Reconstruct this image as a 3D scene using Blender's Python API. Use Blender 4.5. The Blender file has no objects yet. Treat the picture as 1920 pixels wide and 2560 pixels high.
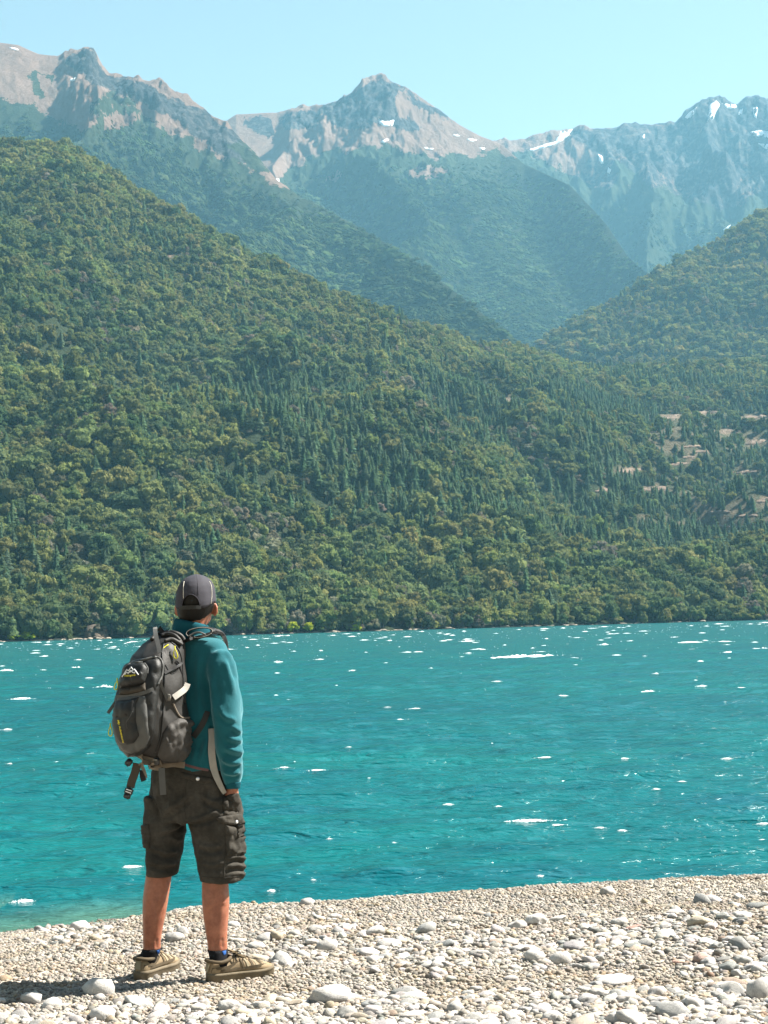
import bpy, bmesh, math, random
import numpy as np
from mathutils import Vector, Matrix, noise as mnoise
from mathutils.bvhtree import BVHTree
from mathutils.geometry import delaunay_2d_cdt

SC = bpy.context.scene
COL = SC.collection
R = math.radians
random.seed(7)
RNG = np.random.default_rng(7)

# ------------------------------------------------------------------ camera
PW, PH, FPX = 1920.0, 2560.0, 4300.0          # photograph size and focal length, in its pixels
EYE = Vector((0.0, 0.0, 1.55))
PITCH, ROLL = math.atan((1565 - 1280) / FPX), R(1.55)
fwd = Vector((0, math.cos(PITCH), math.sin(PITCH)))
up0 = Vector((0, -math.sin(PITCH), math.cos(PITCH)))
ex = Vector((1, 0, 0))
CR = ex * math.cos(ROLL) - up0 * math.sin(ROLL)
CU = up0 * math.cos(ROLL) + ex * math.sin(ROLL)
cam = bpy.data.cameras.new('camera')
cam.sensor_fit = 'VERTICAL'
cam.sensor_height = 36.0
cam.lens = 36.0 * FPX / PH
cam.clip_start = 0.1
cam.clip_end = 30000
camo = bpy.data.objects.new('camera', cam)
COL.objects.link(camo)
m3 = Matrix((CR, CU, -fwd)).transposed()
camo.matrix_world = Matrix.Translation(EYE) @ m3.to_4x4()
SC.camera = camo

# ------------------------------------------------------------------ sky, sun, exposure
SUN_AZ, SUN_EL = R(73), R(48)
W = bpy.data.worlds.new('World')
SC.world = W
W.use_nodes = True
wn = W.node_tree.nodes
wl = W.node_tree.links
sky = wn.new('ShaderNodeTexSky')
sky.sky_type = 'NISHITA'
sky.sun_disc = False
sky.sun_elevation = SUN_EL
sky.sun_rotation = SUN_AZ
sky.altitude = 300
sky.air_density = 1.0
sky.dust_density = 0.3
sky.ozone_density = 1.0
hs = wn.new('ShaderNodeMix')
hs.data_type = 'RGBA'
hs.blend_type = 'MULTIPLY'
hs.inputs[0].default_value = 1.0
hs.inputs[7].default_value = (1.36, 1.14, 0.82, 1)
bg = wn['Background']
wl.new(sky.outputs[0], hs.inputs[6])
wl.new(hs.outputs[2], bg.inputs['Color'])
bg.inputs['Strength'].default_value = 0.0455
sun = bpy.data.lights.new('sun', 'SUN')
sun.energy = 5.0
sun.angle = R(0.53)
sun.color = (1.0, 0.95, 0.86)
suno = bpy.data.objects.new('sun', sun)
COL.objects.link(suno)
SUND = Vector((math.sin(SUN_AZ) * math.cos(SUN_EL), math.cos(SUN_AZ) * math.cos(SUN_EL), math.sin(SUN_EL)))
suno.rotation_euler = (-SUND).to_track_quat('-Z', 'Y').to_euler()
suno.location = (40, 20, 60)
vs = SC.view_settings
SC.display_settings.display_device = 'sRGB'
vs.view_transform = 'Standard'
vs.look = 'None'
vs.gamma = 1.0
vs.use_curve_mapping = False
vs.exposure = 2.0
cy = SC.cycles
cy.use_denoising = True
cy.max_bounces = 8
cy.diffuse_bounces = 3
cy.glossy_bounces = 3
cy.transmission_bounces = 3
cy.transparent_max_bounces = 8
cy.volume_bounces = 1
cy.caustics_reflective = False
cy.caustics_refractive = False
cy.sample_clamp_indirect = 6.0

# ------------------------------------------------------------------ helpers
def ray(px, py):
    return fwd + CR * ((px - PW / 2) / FPX) - CU * ((py - PH / 2) / FPX)

def at(px, py, Y):
    """world point at world depth Y seen at photograph pixel (px, py)"""
    d = ray(px, py)
    return EYE + d * (Y / d.y)

def ground(px, py, z=0.0):
    d = ray(px, py)
    return EYE + d * ((z - EYE.z) / d.z)

def pix(P):
    v = np.asarray(P, float) - np.array(EYE)
    w = v @ np.array(fwd)
    return PW / 2 + FPX * (v @ np.array(CR)) / w, PH / 2 - FPX * (v @ np.array(CU)) / w

def tag(o, label=None, cat=None, group=None, kind=None):
    if label: o['label'] = label
    if cat: o['category'] = cat
    if group: o['group'] = group
    if kind: o['kind'] = kind
    return o

def empty(name, loc=(0, 0, 0)):
    o = bpy.data.objects.new(name, None)
    COL.objects.link(o)
    o.location = loc
    o.empty_display_size = 0.1
    return o

def mesh_of(name, verts, faces, smooth=True):
    me = bpy.data.meshes.new(name)
    me.from_pydata([tuple(v) for v in verts], [], [tuple(f) for f in faces])
    me.update()
    if smooth and len(me.polygons):
        me.polygons.foreach_set('use_smooth', [True] * len(me.polygons))
    return me

def link(name, me, mat=None, parent=None, world=True):
    """link a mesh as one object; with a parent, its vertices are given in world space"""
    o = bpy.data.objects.new(name, me)
    COL.objects.link(o)
    if mat is not None:
        me.materials.clear()
        me.materials.append(mat)
    if parent is not None:
        if world:
            off = Vector()
            p = parent
            while p is not None:
                off += p.location
                p = p.parent
            me.transform(Matrix.Translation(-off))
        o.parent = parent
    return o

def _hash(ix, iy, seed):
    h = (ix.astype(np.int64) * 374761393 + iy.astype(np.int64) * 668265263 + seed * 1274126177) & 0xFFFFFFFF
    h = ((h ^ (h >> 13)) * 1274126177) & 0xFFFFFFFF
    return (h ^ (h >> 16)) & 0xFFFFFFFF

def perlin(x, y, seed=0):
    x = np.asarray(x, float); y = np.asarray(y, float)
    ix = np.floor(x); iy = np.floor(y)
    fx = x - ix; fy = y - iy
    u = fx * fx * fx * (fx * (fx * 6 - 15) + 10)
    v = fy * fy * fy * (fy * (fy * 6 - 15) + 10)
    def g(ox, oy):
        a = _hash(ix + ox, iy + oy, seed) / 4294967296.0 * 2 * np.pi
        return np.cos(a) * (fx - ox) + np.sin(a) * (fy - oy)
    a = g(0, 0) * (1 - u) + g(1, 0) * u
    b = g(0, 1) * (1 - u) + g(1, 1) * u
    return (a * (1 - v) + b * v) * 1.5

def fbm(x, y, oct=4, seed=0, gain=0.5, lac=2.03):
    s = 0; a = 1.0
    for i in range(oct):
        s = s + a * perlin(x, y, seed + i * 17)
        x = x * lac + 13.7; y = y * lac - 7.1; a *= gain
    return s

def ridged(x, y, oct=4, seed=0, gain=0.5, lac=2.07):
    s = 0; a = 1.0
    for i in range(oct):
        s = s + a * (1 - 2 * np.abs(perlin(x, y, seed + i * 31)))
        x = x * lac + 3.7; y = y * lac - 9.1; a *= gain
    return s

def sstep(a, b, x):
    t = np.clip((np.asarray(x, float) - a) / (b - a), 0, 1)
    return t * t * (3 - 2 * t)

def in_poly(px, py, poly):
    px = np.asarray(px, float); py = np.asarray(py, float)
    inside = np.zeros(px.shape, bool)
    n = len(poly)
    for i in range(n):
        x1, y1 = poly[i]; x2, y2 = poly[(i + 1) % n]
        c = ((y1 > py) != (y2 > py)) & (px < (x2 - x1) * (py - y1) / ((y2 - y1) or 1e-9) + x1)
        inside ^= c
    return inside

# ------------------------------------------------------------------ materials
class NT:
    def __init__(s, name):
        s.m = bpy.data.materials.new(name)
        s.m.use_nodes = True
        s.t = s.m.node_tree
        s.n = s.t.nodes
        s.b = s.n['Principled BSDF']
        s.out = s.n['Material Output']
    def new(s, typ, **kw):
        nd = s.n.new(typ)
        for k, v in kw.items():
            setattr(nd, k, v)
        return nd
    def ln(s, a, b):
        s.t.links.new(a, b)
    def noise(s, scale, detail=4, rough=0.55, coord='Object', vec=None, dist=0.0):
        nd = s.new('ShaderNodeTexNoise')
        nd.inputs['Scale'].default_value = scale
        nd.inputs['Detail'].default_value = detail
        nd.inputs['Roughness'].default_value = rough
        nd.inputs['Distortion'].default_value = dist
        if vec is None:
            vec = s.coord(coord)
        s.ln(vec, nd.inputs['Vector'])
        return nd.outputs['Fac']
    def coord(s, which='Object'):
        if not hasattr(s, 'tc'):
            s.tc = s.new('ShaderNodeTexCoord')
        return s.tc.outputs[which]
    def scaled(s, vec, sc):
        mp = s.new('ShaderNodeMapping')
        mp.inputs['Scale'].default_value = sc
        s.ln(vec, mp.inputs['Vector'])
        return mp.outputs['Vector']
    def ramp(s, fac, stops):
        r = s.new('ShaderNodeValToRGB')
        e = r.color_ramp.elements
        while len(e) < len(stops):
            e.new(0.5)
        for el, (p, c) in zip(e, stops):
            el.position = p
            el.color = (*c, 1) if len(c) == 3 else c
        s.ln(fac, r.inputs['Fac'])
        return r.outputs['Color']
    def mix(s, fac, a, b, blend='MIX'):
        x = s.new('ShaderNodeMix', data_type='RGBA', blend_type=blend)
        for inp, v in ((x.inputs[0], fac), (x.inputs[6], a), (x.inputs[7], b)):
            if isinstance(v, (int, float)):
                inp.default_value = v
            elif isinstance(v, tuple):
                inp.default_value = (*v, 1)
            else:
                s.ln(v, inp)
        return x.outputs[2]
    def math(s, op, a, b=0.0, clamp=False):
        x = s.new('ShaderNodeMath', operation=op, use_clamp=clamp)
        for inp, v in ((x.inputs[0], a), (x.inputs[1], b)):
            if isinstance(v, (int, float)):
                inp.default_value = v
            else:
                s.ln(v, inp)
        return x.outputs[0]
    def maprange(s, v, a, b, c=0.0, d=1.0):
        x = s.new('ShaderNodeMapRange')
        s.ln(v, x.inputs[0])
        for i, q in zip((1, 2, 3, 4), (a, b, c, d)):
            x.inputs[i].default_value = q
        return x.outputs[0]
    def attr(s, name, typ='GEOMETRY'):
        a = s.new('ShaderNodeAttribute', attribute_name=name, attribute_type=typ)
        return a
    def bump(s, h, strength=0.3, dist=0.01):
        b = s.new('ShaderNodeBump')
        b.inputs['Strength'].default_value = strength
        b.inputs['Distance'].default_value = dist
        s.ln(h, b.inputs['Height'])
        s.ln(b.outputs['Normal'], s.b.inputs['Normal'])
        return b
    def base(s, col, rough=0.8, spec=0.3):
        if isinstance(col, tuple):
            s.b.inputs['Base Color'].default_value = (*col, 1)
        else:
            s.ln(col, s.b.inputs['Base Color'])
        s.b.inputs['Roughness'].default_value = rough
        s.b.inputs['Specular IOR Level'].default_value = spec
        return s.m

def fabric(name, col, rough=0.85, var=0.25, weave=900, bump=0.25, scale=18, spec=0.2):
    n = NT(name)
    f = n.noise(scale, 5, 0.6)
    lo = tuple(c * (1 - var) for c in col)
    hi = tuple(c * (1 + var) for c in col)
    c = n.ramp(f, [(0.3, lo), (0.7, hi)])
    w = n.noise(weave, 2, 0.5)
    big = n.noise(60, 3, 0.6)
    h = n.math('ADD', n.math('MULTIPLY', w, 0.35), big)
    n.bump(h, bump, 0.004)
    return n.base(c, rough, spec)

# ------------------------------------------------------------------ instanced stuff
def scatter(name, P, rot, scl, pick, tint, sources, mat_note=None):
    me = bpy.data.meshes.new(name)
    n = len(P)
    me.vertices.add(n)
    me.vertices.foreach_set('co', np.asarray(P, np.float32).ravel())
    for nm, typ, arr, key in (('rot', 'FLOAT_VECTOR', rot, 'vector'), ('scl', 'FLOAT_VECTOR', scl, 'vector'), ('tint', 'FLOAT_VECTOR', tint, 'vector'), ('pick', 'INT', pick, 'value')):
        a = me.attributes.new(nm, typ, 'POINT')
        a.data.foreach_set(key, np.asarray(arr, np.int32 if typ == 'INT' else np.float32).ravel())
    o = bpy.data.objects.new(name, me)
    COL.objects.link(o)
    src = bpy.data.collections.new(name + '_source')
    for i, s in enumerate(sources):
        so = bpy.data.objects.new('%s_source_%02d' % (name, i), s)
        src.objects.link(so)
    ng = bpy.data.node_groups.new(name + '_scatter', 'GeometryNodeTree')
    ng.interface.new_socket('Geometry', in_out='INPUT', socket_type='NodeSocketGeometry')
    ng.interface.new_socket('Geometry', in_out='OUTPUT', socket_type='NodeSocketGeometry')
    N = ng.nodes; L = ng.links
    gi = N.new('NodeGroupInput'); go = N.new('NodeGroupOutput')
    ci = N.new('GeometryNodeCollectionInfo')
    ci.inputs['Collection'].default_value = src
    ci.inputs['Separate Children'].default_value = True
    ci.inputs['Reset Children'].default_value = True
    ip = N.new('GeometryNodeInstanceOnPoints')
    ip.inputs['Pick Instance'].default_value = True
    def named(nm, typ):
        a = N.new('GeometryNodeInputNamedAttribute')
        a.data_type = typ
        a.inputs['Name'].default_value = nm
        return next(s for s in a.outputs if s.enabled and s.name == 'Attribute')
    e2r = N.new('FunctionNodeEulerToRotation')
    L.new(named('rot', 'FLOAT_VECTOR'), e2r.inputs[0])
    L.new(gi.outputs[0], ip.inputs['Points'])
    L.new(ci.outputs[0], ip.inputs['Instance'])
    L.new(named('pick', 'INT'), ip.inputs['Instance Index'])
    L.new(e2r.outputs[0], ip.inputs['Rotation'])
    L.new(named('scl', 'FLOAT_VECTOR'), ip.inputs['Scale'])
    L.new(ip.outputs[0], go.inputs[0])
    md = o.modifiers.new('scatter', 'NODES')
    md.node_group = ng
    tag(o, kind='stuff')
    return o

# ------------------------------------------------------------------ materials of the land
def tint_node(n):
    return n.attr('tint', 'INSTANCER').outputs['Color']

def m_leaf():
    n = NT('foliage')
    t = tint_node(n)
    f = n.noise(0.9, 3, 0.6)
    c = n.mix(1.0, t, n.ramp(f, [(0.3, (0.62, 0.66, 0.7)), (0.7, (1.35, 1.3, 1.1))]), 'MULTIPLY')
    d = n.new('ShaderNodeBsdfDiffuse'); tr = n.new('ShaderNodeBsdfTranslucent')
    n.ln(c, d.inputs[0]); n.ln(c, tr.inputs[0])
    mx = n.new('ShaderNodeMixShader'); mx.inputs[0].default_value = 0.48
    n.ln(d.outputs[0], mx.inputs[1]); n.ln(tr.outputs[0], mx.inputs[2])
    n.ln(mx.outputs[0], n.out.inputs['Surface'])
    return n.m

def m_simple(name, c1, c2, scale=4, rough=0.9, bump=0.4, bscale=30, bd=0.02):
    n = NT(name)
    c = n.ramp(n.noise(scale, 6, 0.65), [(0.3, c1), (0.7, c2)])
    n.bump(n.noise(bscale, 6, 0.7), bump, bd)
    return n.base(c, rough, 0.2)

M_LEAF = m_leaf()
M_BARK = m_simple('bark', (0.09, 0.075, 0.06), (0.2, 0.17, 0.14), 3)

def m_stone():
    n = NT('stone')
    t = tint_node(n)
    oi = n.new('ShaderNodeObjectInfo')
    add = n.new('ShaderNodeVectorMath', operation='ADD')
    n.ln(n.coord('Object'), add.inputs[0]); n.ln(oi.outputs['Location'], add.inputs[1])
    f = n.noise(2.2, 6, 0.65, vec=add.outputs[0], dist=0.6)
    g = n.noise(14, 5, 0.7, vec=add.outputs[0])
    c = n.mix(1.0, t, n.ramp(f, [(0.3, (0.72, 0.72, 0.74)), (0.5, (1.0, 0.98, 0.96)), (0.72, (1.15, 1.13, 1.1))]), 'MULTIPLY')
    c = n.mix(0.5, c, n.mix(1.0, c, n.ramp(g, [(0.35, (0.6, 0.6, 0.6)), (0.62, (1.2, 1.2, 1.2))]), 'MULTIPLY'))
    n.bump(g, 0.35, 0.06)
    return n.base(c, 0.82, 0.25)
M_STONE = m_stone()

def m_gravel_bed():
    n = NT('gravel_bed')
    co = n.coord('Object')
    v = n.new('ShaderNodeTexVoronoi'); v.inputs['Scale'].default_value = 70
    n.ln(co, v.inputs['Vector'])
    c1 = n.ramp(n.noise(1.4, 4, 0.6), [(0.3, (0.30, 0.26, 0.215)), (0.7, (0.42, 0.375, 0.315))])
    bw = n.new('ShaderNodeRGBToBW'); n.ln(v.outputs['Color'], bw.inputs[0])
    c = n.mix(1.0, c1, n.ramp(bw.outputs[0], [(0.2, (0.6, 0.6, 0.6)), (0.8, (1.2, 1.2, 1.2))]), 'MULTIPLY')
    n.bump(n.math('SUBTRACT', 1.0, v.outputs['Distance']), 0.9, 0.012)
    return n.base(c, 0.9, 0.2)
M_GRAVEL = m_gravel_bed()

def m_hill():
    n = NT('hill_ground')
    f = n.noise(0.22, 8, 0.75)
    c = n.ramp(f, [(0.3, (0.02, 0.032, 0.015)), (0.55, (0.035, 0.048, 0.022)), (0.75, (0.055, 0.06, 0.03))])
    b = n.attr('bare').outputs['Fac']
    tan = n.ramp(n.noise(0.09, 6, 0.7), [(0.3, (0.085, 0.066, 0.045)), (0.7, (0.19, 0.145, 0.10))])
    c = n.mix(b, c, tan)
    n.bump(n.noise(0.35, 8, 0.75), 1.0, 4.0)
    return n.base(c, 0.95, 0.1)
M_HILL = m_hill()

def m_mountain():
    n = NT('mountain')
    co = n.coord('Object')
    veg = n.attr('veg').outputs['Fac']
    rock = n.attr('rock').outputs['Fac']
    fine = n.noise(0.02, 8, 0.72)
    streak = n.noise(1.0, 7, 0.7, vec=n.scaled(co, (0.02, 0.006, 0.004)))
    scree = n.ramp(streak, [(0.25, (0.125, 0.078, 0.058)), (0.5, (0.195, 0.125, 0.094)), (0.75, (0.27, 0.185, 0.145))])
    rk = n.ramp(n.noise(0.035, 9, 0.75, dist=0.4), [(0.36, (0.010, 0.011, 0.014)), (0.5, (0.034, 0.036, 0.040)), (0.66, (0.125, 0.115, 0.105))])
    green = n.ramp(n.noise(0.018, 8, 0.7), [(0.3, (0.016, 0.028, 0.014)), (0.55, (0.030, 0.045, 0.021)), (0.75, (0.055, 0.065, 0.032))])
    rfac = n.math('ADD', rock, n.math('MULTIPLY', n.math('SUBTRACT', fine, 0.5), 1.6))
    c = n.mix(n.maprange(rfac, 0.4, 0.6), scree, rk)
    vfac = n.math('ADD', veg, n.math('MULTIPLY', n.math('SUBTRACT', n.noise(0.022, 9, 0.78), 0.5), 2.6))
    c = n.mix(n.maprange(vfac, 0.45, 0.56), c, green)
    n.bump(n.noise(0.05, 9, 0.8), 1.0, 16.0)
    return n.base(c, 0.95, 0.1)
M_MOUNT = m_mountain()

def m_snow():
    n = NT('snow')
    n.bump(n.noise(0.3, 5, 0.6), 0.3, 0.6)
    return n.base((0.70, 0.73, 0.77), 0.7, 0.2)
M_SNOW = m_snow()
M_OUTCROP = m_simple('outcrop_rock', (0.035, 0.028, 0.022), (0.15, 0.115, 0.085), 0.3, 0.95, 0.9, 0.9, 0.8)
M_SLAB = m_simple('bare_rock', (0.07, 0.05, 0.036), (0.19, 0.135, 0.10), 0.3, 0.95, 0.8, 0.5, 1.2)

def m_water():
    n = NT('lake_water')
    co = n.coord('Object')
    big = n.noise(1.0, 4, 0.55, vec=n.scaled(co, (0.05, 0.11, 1)))
    mid = n.noise(1.0, 4, 0.55, vec=n.scaled(co, (0.35, 0.8, 1)))
    c = n.mix(n.maprange(big, 0.35, 0.65), (0.001, 0.088, 0.102), (0.001, 0.108, 0.110))
    c = n.mix(n.math('MULTIPLY', n.maprange(mid, 0.42, 0.7), 0.55), c, (0.001, 0.058, 0.086))
    sh = n.attr('shallow').outputs['Fac']
    c = n.mix(sh, c, (0.085, 0.16, 0.10))
    h1 = n.noise(1.0, 3, 0.6, vec=n.scaled(co, (1.2, 3.2, 1)), dist=0.5)
    h2 = n.noise(1.0, 4, 0.6, vec=n.scaled(co, (5.5, 11, 1)), dist=0.4)
    h = n.math('ADD', n.math('MULTIPLY', h1, 1.0), n.math('MULTIPLY', h2, 0.3))
    n.bump(h, 0.95, 0.20)
    n.b.inputs['IOR'].default_value = 1.33
    return n.base(c, 0.16, 0.3)
M_WATER = m_water()

def m_foam():
    n = NT('foam')
    n.bump(n.noise(18, 5, 0.7), 0.6, 0.03)
    return n.base((0.88, 0.9, 0.9), 0.7, 0.3)
M_FOAM = m_foam()

# ------------------------------------------------------------------ ridge-and-foot terrain sheets
def interp(pts, x):
    p = np.array(pts, float)
    return np.interp(x, p[:, 0], p[:, 1])

class Sheet:
    """a mountainside: for every bearing a foot and a ridge with their own distance and height, the far side falling away behind it"""
    def __init__(s, ridge, dfoot, dridge, zfoot, prof, nu, nv, px0=-420, px1=2340, back=0.35, seed=1, warp=None, rough=None, ridge_noise=2.0, backdrop=0.8, wide=(0, 0)):
        s.px = np.linspace(px0, px1, nu)
        if wide[0]: s.px = np.concatenate([np.linspace(px0 - 1150, px0, 60)[:-1], s.px])
        if wide[1]: s.px = np.concatenate([s.px, np.linspace(px1, px1 + 1150, 60)[1:]])
        nu = len(s.px)
        tmax = 1 + back
        s.t = np.concatenate([np.linspace(0, 1, nv), np.linspace(1, tmax, max(6, nv // 6))[1:]])
        rpy = interp(ridge, s.px)
        df = interp(dfoot, s.px); dr = interp(dridge, s.px)
        Rp = np.array([at(a, b, c) for a, b, c in zip(s.px, rpy, dr)])
        sl = Rp[:, 0] / Rp[:, 1]
        zr = Rp[:, 2]
        T = s.t[None, :]
        D = df[:, None] + (dr - df)[:, None] * T
        X = sl[:, None] * D
        zf = interp(zfoot, s.px) if isinstance(zfoot, list) else np.full(nu, float(zfoot))
        Tc = np.minimum(T, 1.0)
        pr = prof(np.broadcast_to(s.px[:, None], D.shape), np.broadcast_to(Tc, D.shape))
        Z = zf[:, None] + (zr - zf)[:, None] * pr
        over = np.maximum(T - 1, 0)
        Z = Z - over * (zr - zf)[:, None] * backdrop - (over * over) * 300
        env = np.sqrt(np.clip(Tc * (1 - Tc) * 4, 0, 1))
        if warp is not None:
            Z = Z + warp(X, D, np.broadcast_to(s.px[:, None], D.shape), np.broadcast_to(T, D.shape))
        if rough is not None:
            Z = Z + rough(X, D, np.broadcast_to(s.px[:, None], D.shape), np.broadcast_to(T, D.shape)) * (0.12 + 0.88 * env)
        s.X, s.Y, s.Z = X, D, Z
        s.nu, s.nt = D.shape
    def mesh(s, name):
        V = np.stack([s.X, s.Y, s.Z], -1).reshape(-1, 3)
        i = np.arange(s.nu - 1)[:, None]; j = np.arange(s.nt - 1)[None, :]
        a = i * s.nt + j
        F = np.stack([a, a + s.nt, a + s.nt + 1, a + 1], -1).reshape(-1, 4)
        me = bpy.data.meshes.new(name)
        me.vertices.add(len(V)); me.vertices.foreach_set('co', V.astype(np.float32).ravel())
        me.loops.add(F.size); me.loops.foreach_set('vertex_index', F.astype(np.int32).ravel())
        me.polygons.add(len(F))
        me.polygons.foreach_set('loop_start', np.arange(0, F.size, 4, dtype=np.int32))
        me.polygons.foreach_set('use_smooth', np.ones(len(F), bool))
        me.update(calc_edges=True)
        me.validate()
        s.me = me
        s.V = V
        s.vpx, s.vpy = pix(V)
        return me
    def attr(s, name, val):
        a = s.me.attributes.new(name, 'FLOAT', 'POINT')
        a.data.foreach_set('value', np.asarray(val, np.float32).ravel())
    def sample(s, n, tlo, thi, pxlo, pxhi, rng):
        """n points spread evenly by ground area over part of the sheet"""
        iu = np.where((s.px[:-1] >= pxlo) & (s.px[1:] <= pxhi))[0]
        it = np.where((s.t[:-1] >= tlo) & (s.t[1:] <= thi + 1e-6))[0]
        A = (np.abs(s.X[iu + 1][:, it] - s.X[iu][:, it])) * np.abs(s.Y[iu][:, it + 1] - s.Y[iu][:, it])
        p = A.ravel() / A.sum()
        k = rng.choice(len(p), n, p=p)
        a = iu[k // len(it)] ; b = it[k % len(it)]
        u = rng.random(n); v = rng.random(n)
        def bl(G):
            return (G[a, b] * (1 - u) + G[a + 1, b] * u) * (1 - v) + (G[a, b + 1] * (1 - u) + G[a + 1, b + 1] * u) * v
        e1 = np.stack([s.X[a + 1, b] - s.X[a, b], s.Y[a + 1, b] - s.Y[a, b], s.Z[a + 1, b] - s.Z[a, b]], -1)
        e2 = np.stack([s.X[a, b + 1] - s.X[a, b], s.Y[a, b + 1] - s.Y[a, b], s.Z[a, b + 1] - s.Z[a, b]], -1)
        nn = np.cross(e1, e2)
        s.normal = nn / np.linalg.norm(nn, axis=1)[:, None]
        P = np.stack([bl(s.X), bl(s.Y), bl(s.Z)], -1)
        t = s.t[b] * (1 - v) + s.t[b + 1] * v
        return P, t, A.sum()
    def bvh(s):
        return BVHTree.FromPolygons([tuple(v) for v in s.V], [tuple(p.vertices) for p in s.me.polygons])

def K(pts):                                      # points read off a 1659-wide copy of the photograph
    return [(x * 1.15732, y * 1.15732) for x, y in pts]

ZW = -0.90                                        # level of the lake

# ------------------------------------------------------------------ the hills and mountains
SHORE = [(-420, 740), (0, 760), (300, 790), (900, 860), (1920, 1000), (2340, 1060)]
ridgeA = [(-1570, 520), (-900, 400), (-420, 372)] + K([(0, 320), (60, 320), (150, 330), (190, 347), (235, 387), (280, 412), (330, 442), (400, 477), (460, 514), (520, 547), (600, 587), (700, 630), (800, 662), (860, 692), (920, 717), (1000, 742), (1080, 756), (1150, 772), (1220, 792), (1290, 800), (1400, 796), (1659, 790)]) + [(2340, 905), (2900, 800), (3490, 720)]
def profA(px, t):
    right = sstep(900, 1500, px)
    a = 0.75 * t + 0.25 * t * t
    b = t ** 1.35
    return a * (1 - right) + b * right
def warpA(X, D, px, t):
    tc = np.clip(t, 0, 1)
    env = tc * (1 - tc) * 4
    z = env * (15 * ridged(X / 150 + 0.5 * fbm(X / 300, D / 300, 2, 8), D / 900, 3, 6) + 36 * fbm(X / 260 + 3, D / 330, 3, 5) + 10 * fbm(X / 80, D / 90, 3, 9))
    # wooded knoll by the shore, with a dip behind it
    k = np.exp(-(((D - interp(SHORE, px) - 150) / 115) ** 2)) * sstep(950, 1350, px)
    z = z + 26 * k * (1 + 0.35 * np.sin(px / 140))
    k2 = np.exp(-(((D - interp(SHORE, px) - 120) / 90) ** 2)) * np.exp(-(((px - 560) / 230) ** 2))
    z = z + 12 * k2
    z = z * sstep(0, 70, D - interp(SHORE, px))
    # spur crossing the left hill
    z = z + 22 * env * np.exp(-((t - 0.55 - 0.12 * np.sin(px / 260)) / 0.09) ** 2)
    return z
A = Sheet(ridgeA, SHORE, [(-420, 1950), (0, 1900), (500, 1800), (950, 1800), (1330, 2150), (1920, 2300), (2340, 2350)], ZW - 0.5, profA, 230, 130, seed=1, warp=warpA, back=0.2, wide=(1, 1))
A.Z = np.where(A.t[None, :] <= 1.0, np.maximum(A.Z, ZW + np.minimum(0.5 + 0.16 * (A.Y - A.Y[:, :1]), 22) - 0.9 * (A.t[None, :] == 0)), A.Z)
meA = A.mesh('near_hillside')

ridgeB = K([(1040, 835), (1130, 785), (1150, 767), (1180, 742), (1230, 702), (1300, 662), (1400, 602), (1480, 557), (1560, 517), (1610, 482), (1659, 457), (1760, 400), (2020, 330), (2500, 300), (3020, 380)])
B = Sheet(ridgeB, [(1100, 2600), (1920, 2450), (2340, 2450)], [(1100, 2900), (1400, 3100), (1920, 3300), (2340, 3400)],
          [(1100, 250), (1500, 225), (1920, 190), (2340, 180)], lambda px, t: 0.8 * t + 0.2 * t * t, 120, 80, px0=1210, px1=2340, seed=3, back=0.3, wide=(0, 1),
          warp=lambda X, D, px, t: np.clip(t * (1 - t) * 4, 0, 1) * (30 * fbm(X / 170, D / 200, 3, 21) + 8 * fbm(X / 60, D / 60, 2, 22)))
meB = B.mesh('wooded_hill')

def crag(px):
    return 0.12 + 0.88 * np.maximum.reduce([sstep(130, 170, px) * (1 - sstep(500, 620, px)), sstep(690, 760, px) * (1 - sstep(1080, 1200, px)), sstep(1660, 1710, px)])
def rockrough(seed, amp, sx=1.0, lo=0.0, spur_m=120, calm=None):
    def f(X, D, px, t):
        r = ridged(X / (260 * sx), D / 520, 5, seed, 0.55)
        w = 150 * fbm(X / 700, D / 700, 2, seed + 21)
        spur = spur_m * (np.abs(perlin((X + w) / 430, D / 2600, seed + 23)) * -2.2 + 0.5) * sstep(0.02, 0.2, t) * (1 - sstep(0.7, 0.95, t))
        q = 1.0 if calm is None else calm(px, t)
        return spur + q * amp * (r - 0.4) * (lo + (1 - lo) * sstep(0.3, 0.95, t)) + q * amp * 0.45 * fbm(X / 60, D / 90, 4, seed + 5) * (0.25 + 0.75 * sstep(0.5, 0.9, t)) + crag(px) * sstep(0.5, 0.8, t) * (26 * (ridged(X / 75 + 0.4 * fbm(X / 90, D / 90, 2, 4), D / 110, 4, seed + 9, 0.6) - 0.5) * (0.5 + 0.8 * np.abs(fbm(X / 160, D / 200, 2, seed + 13))) + 11 * fbm(X / 20, D / 26, 4, seed + 11))
    return f

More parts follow.
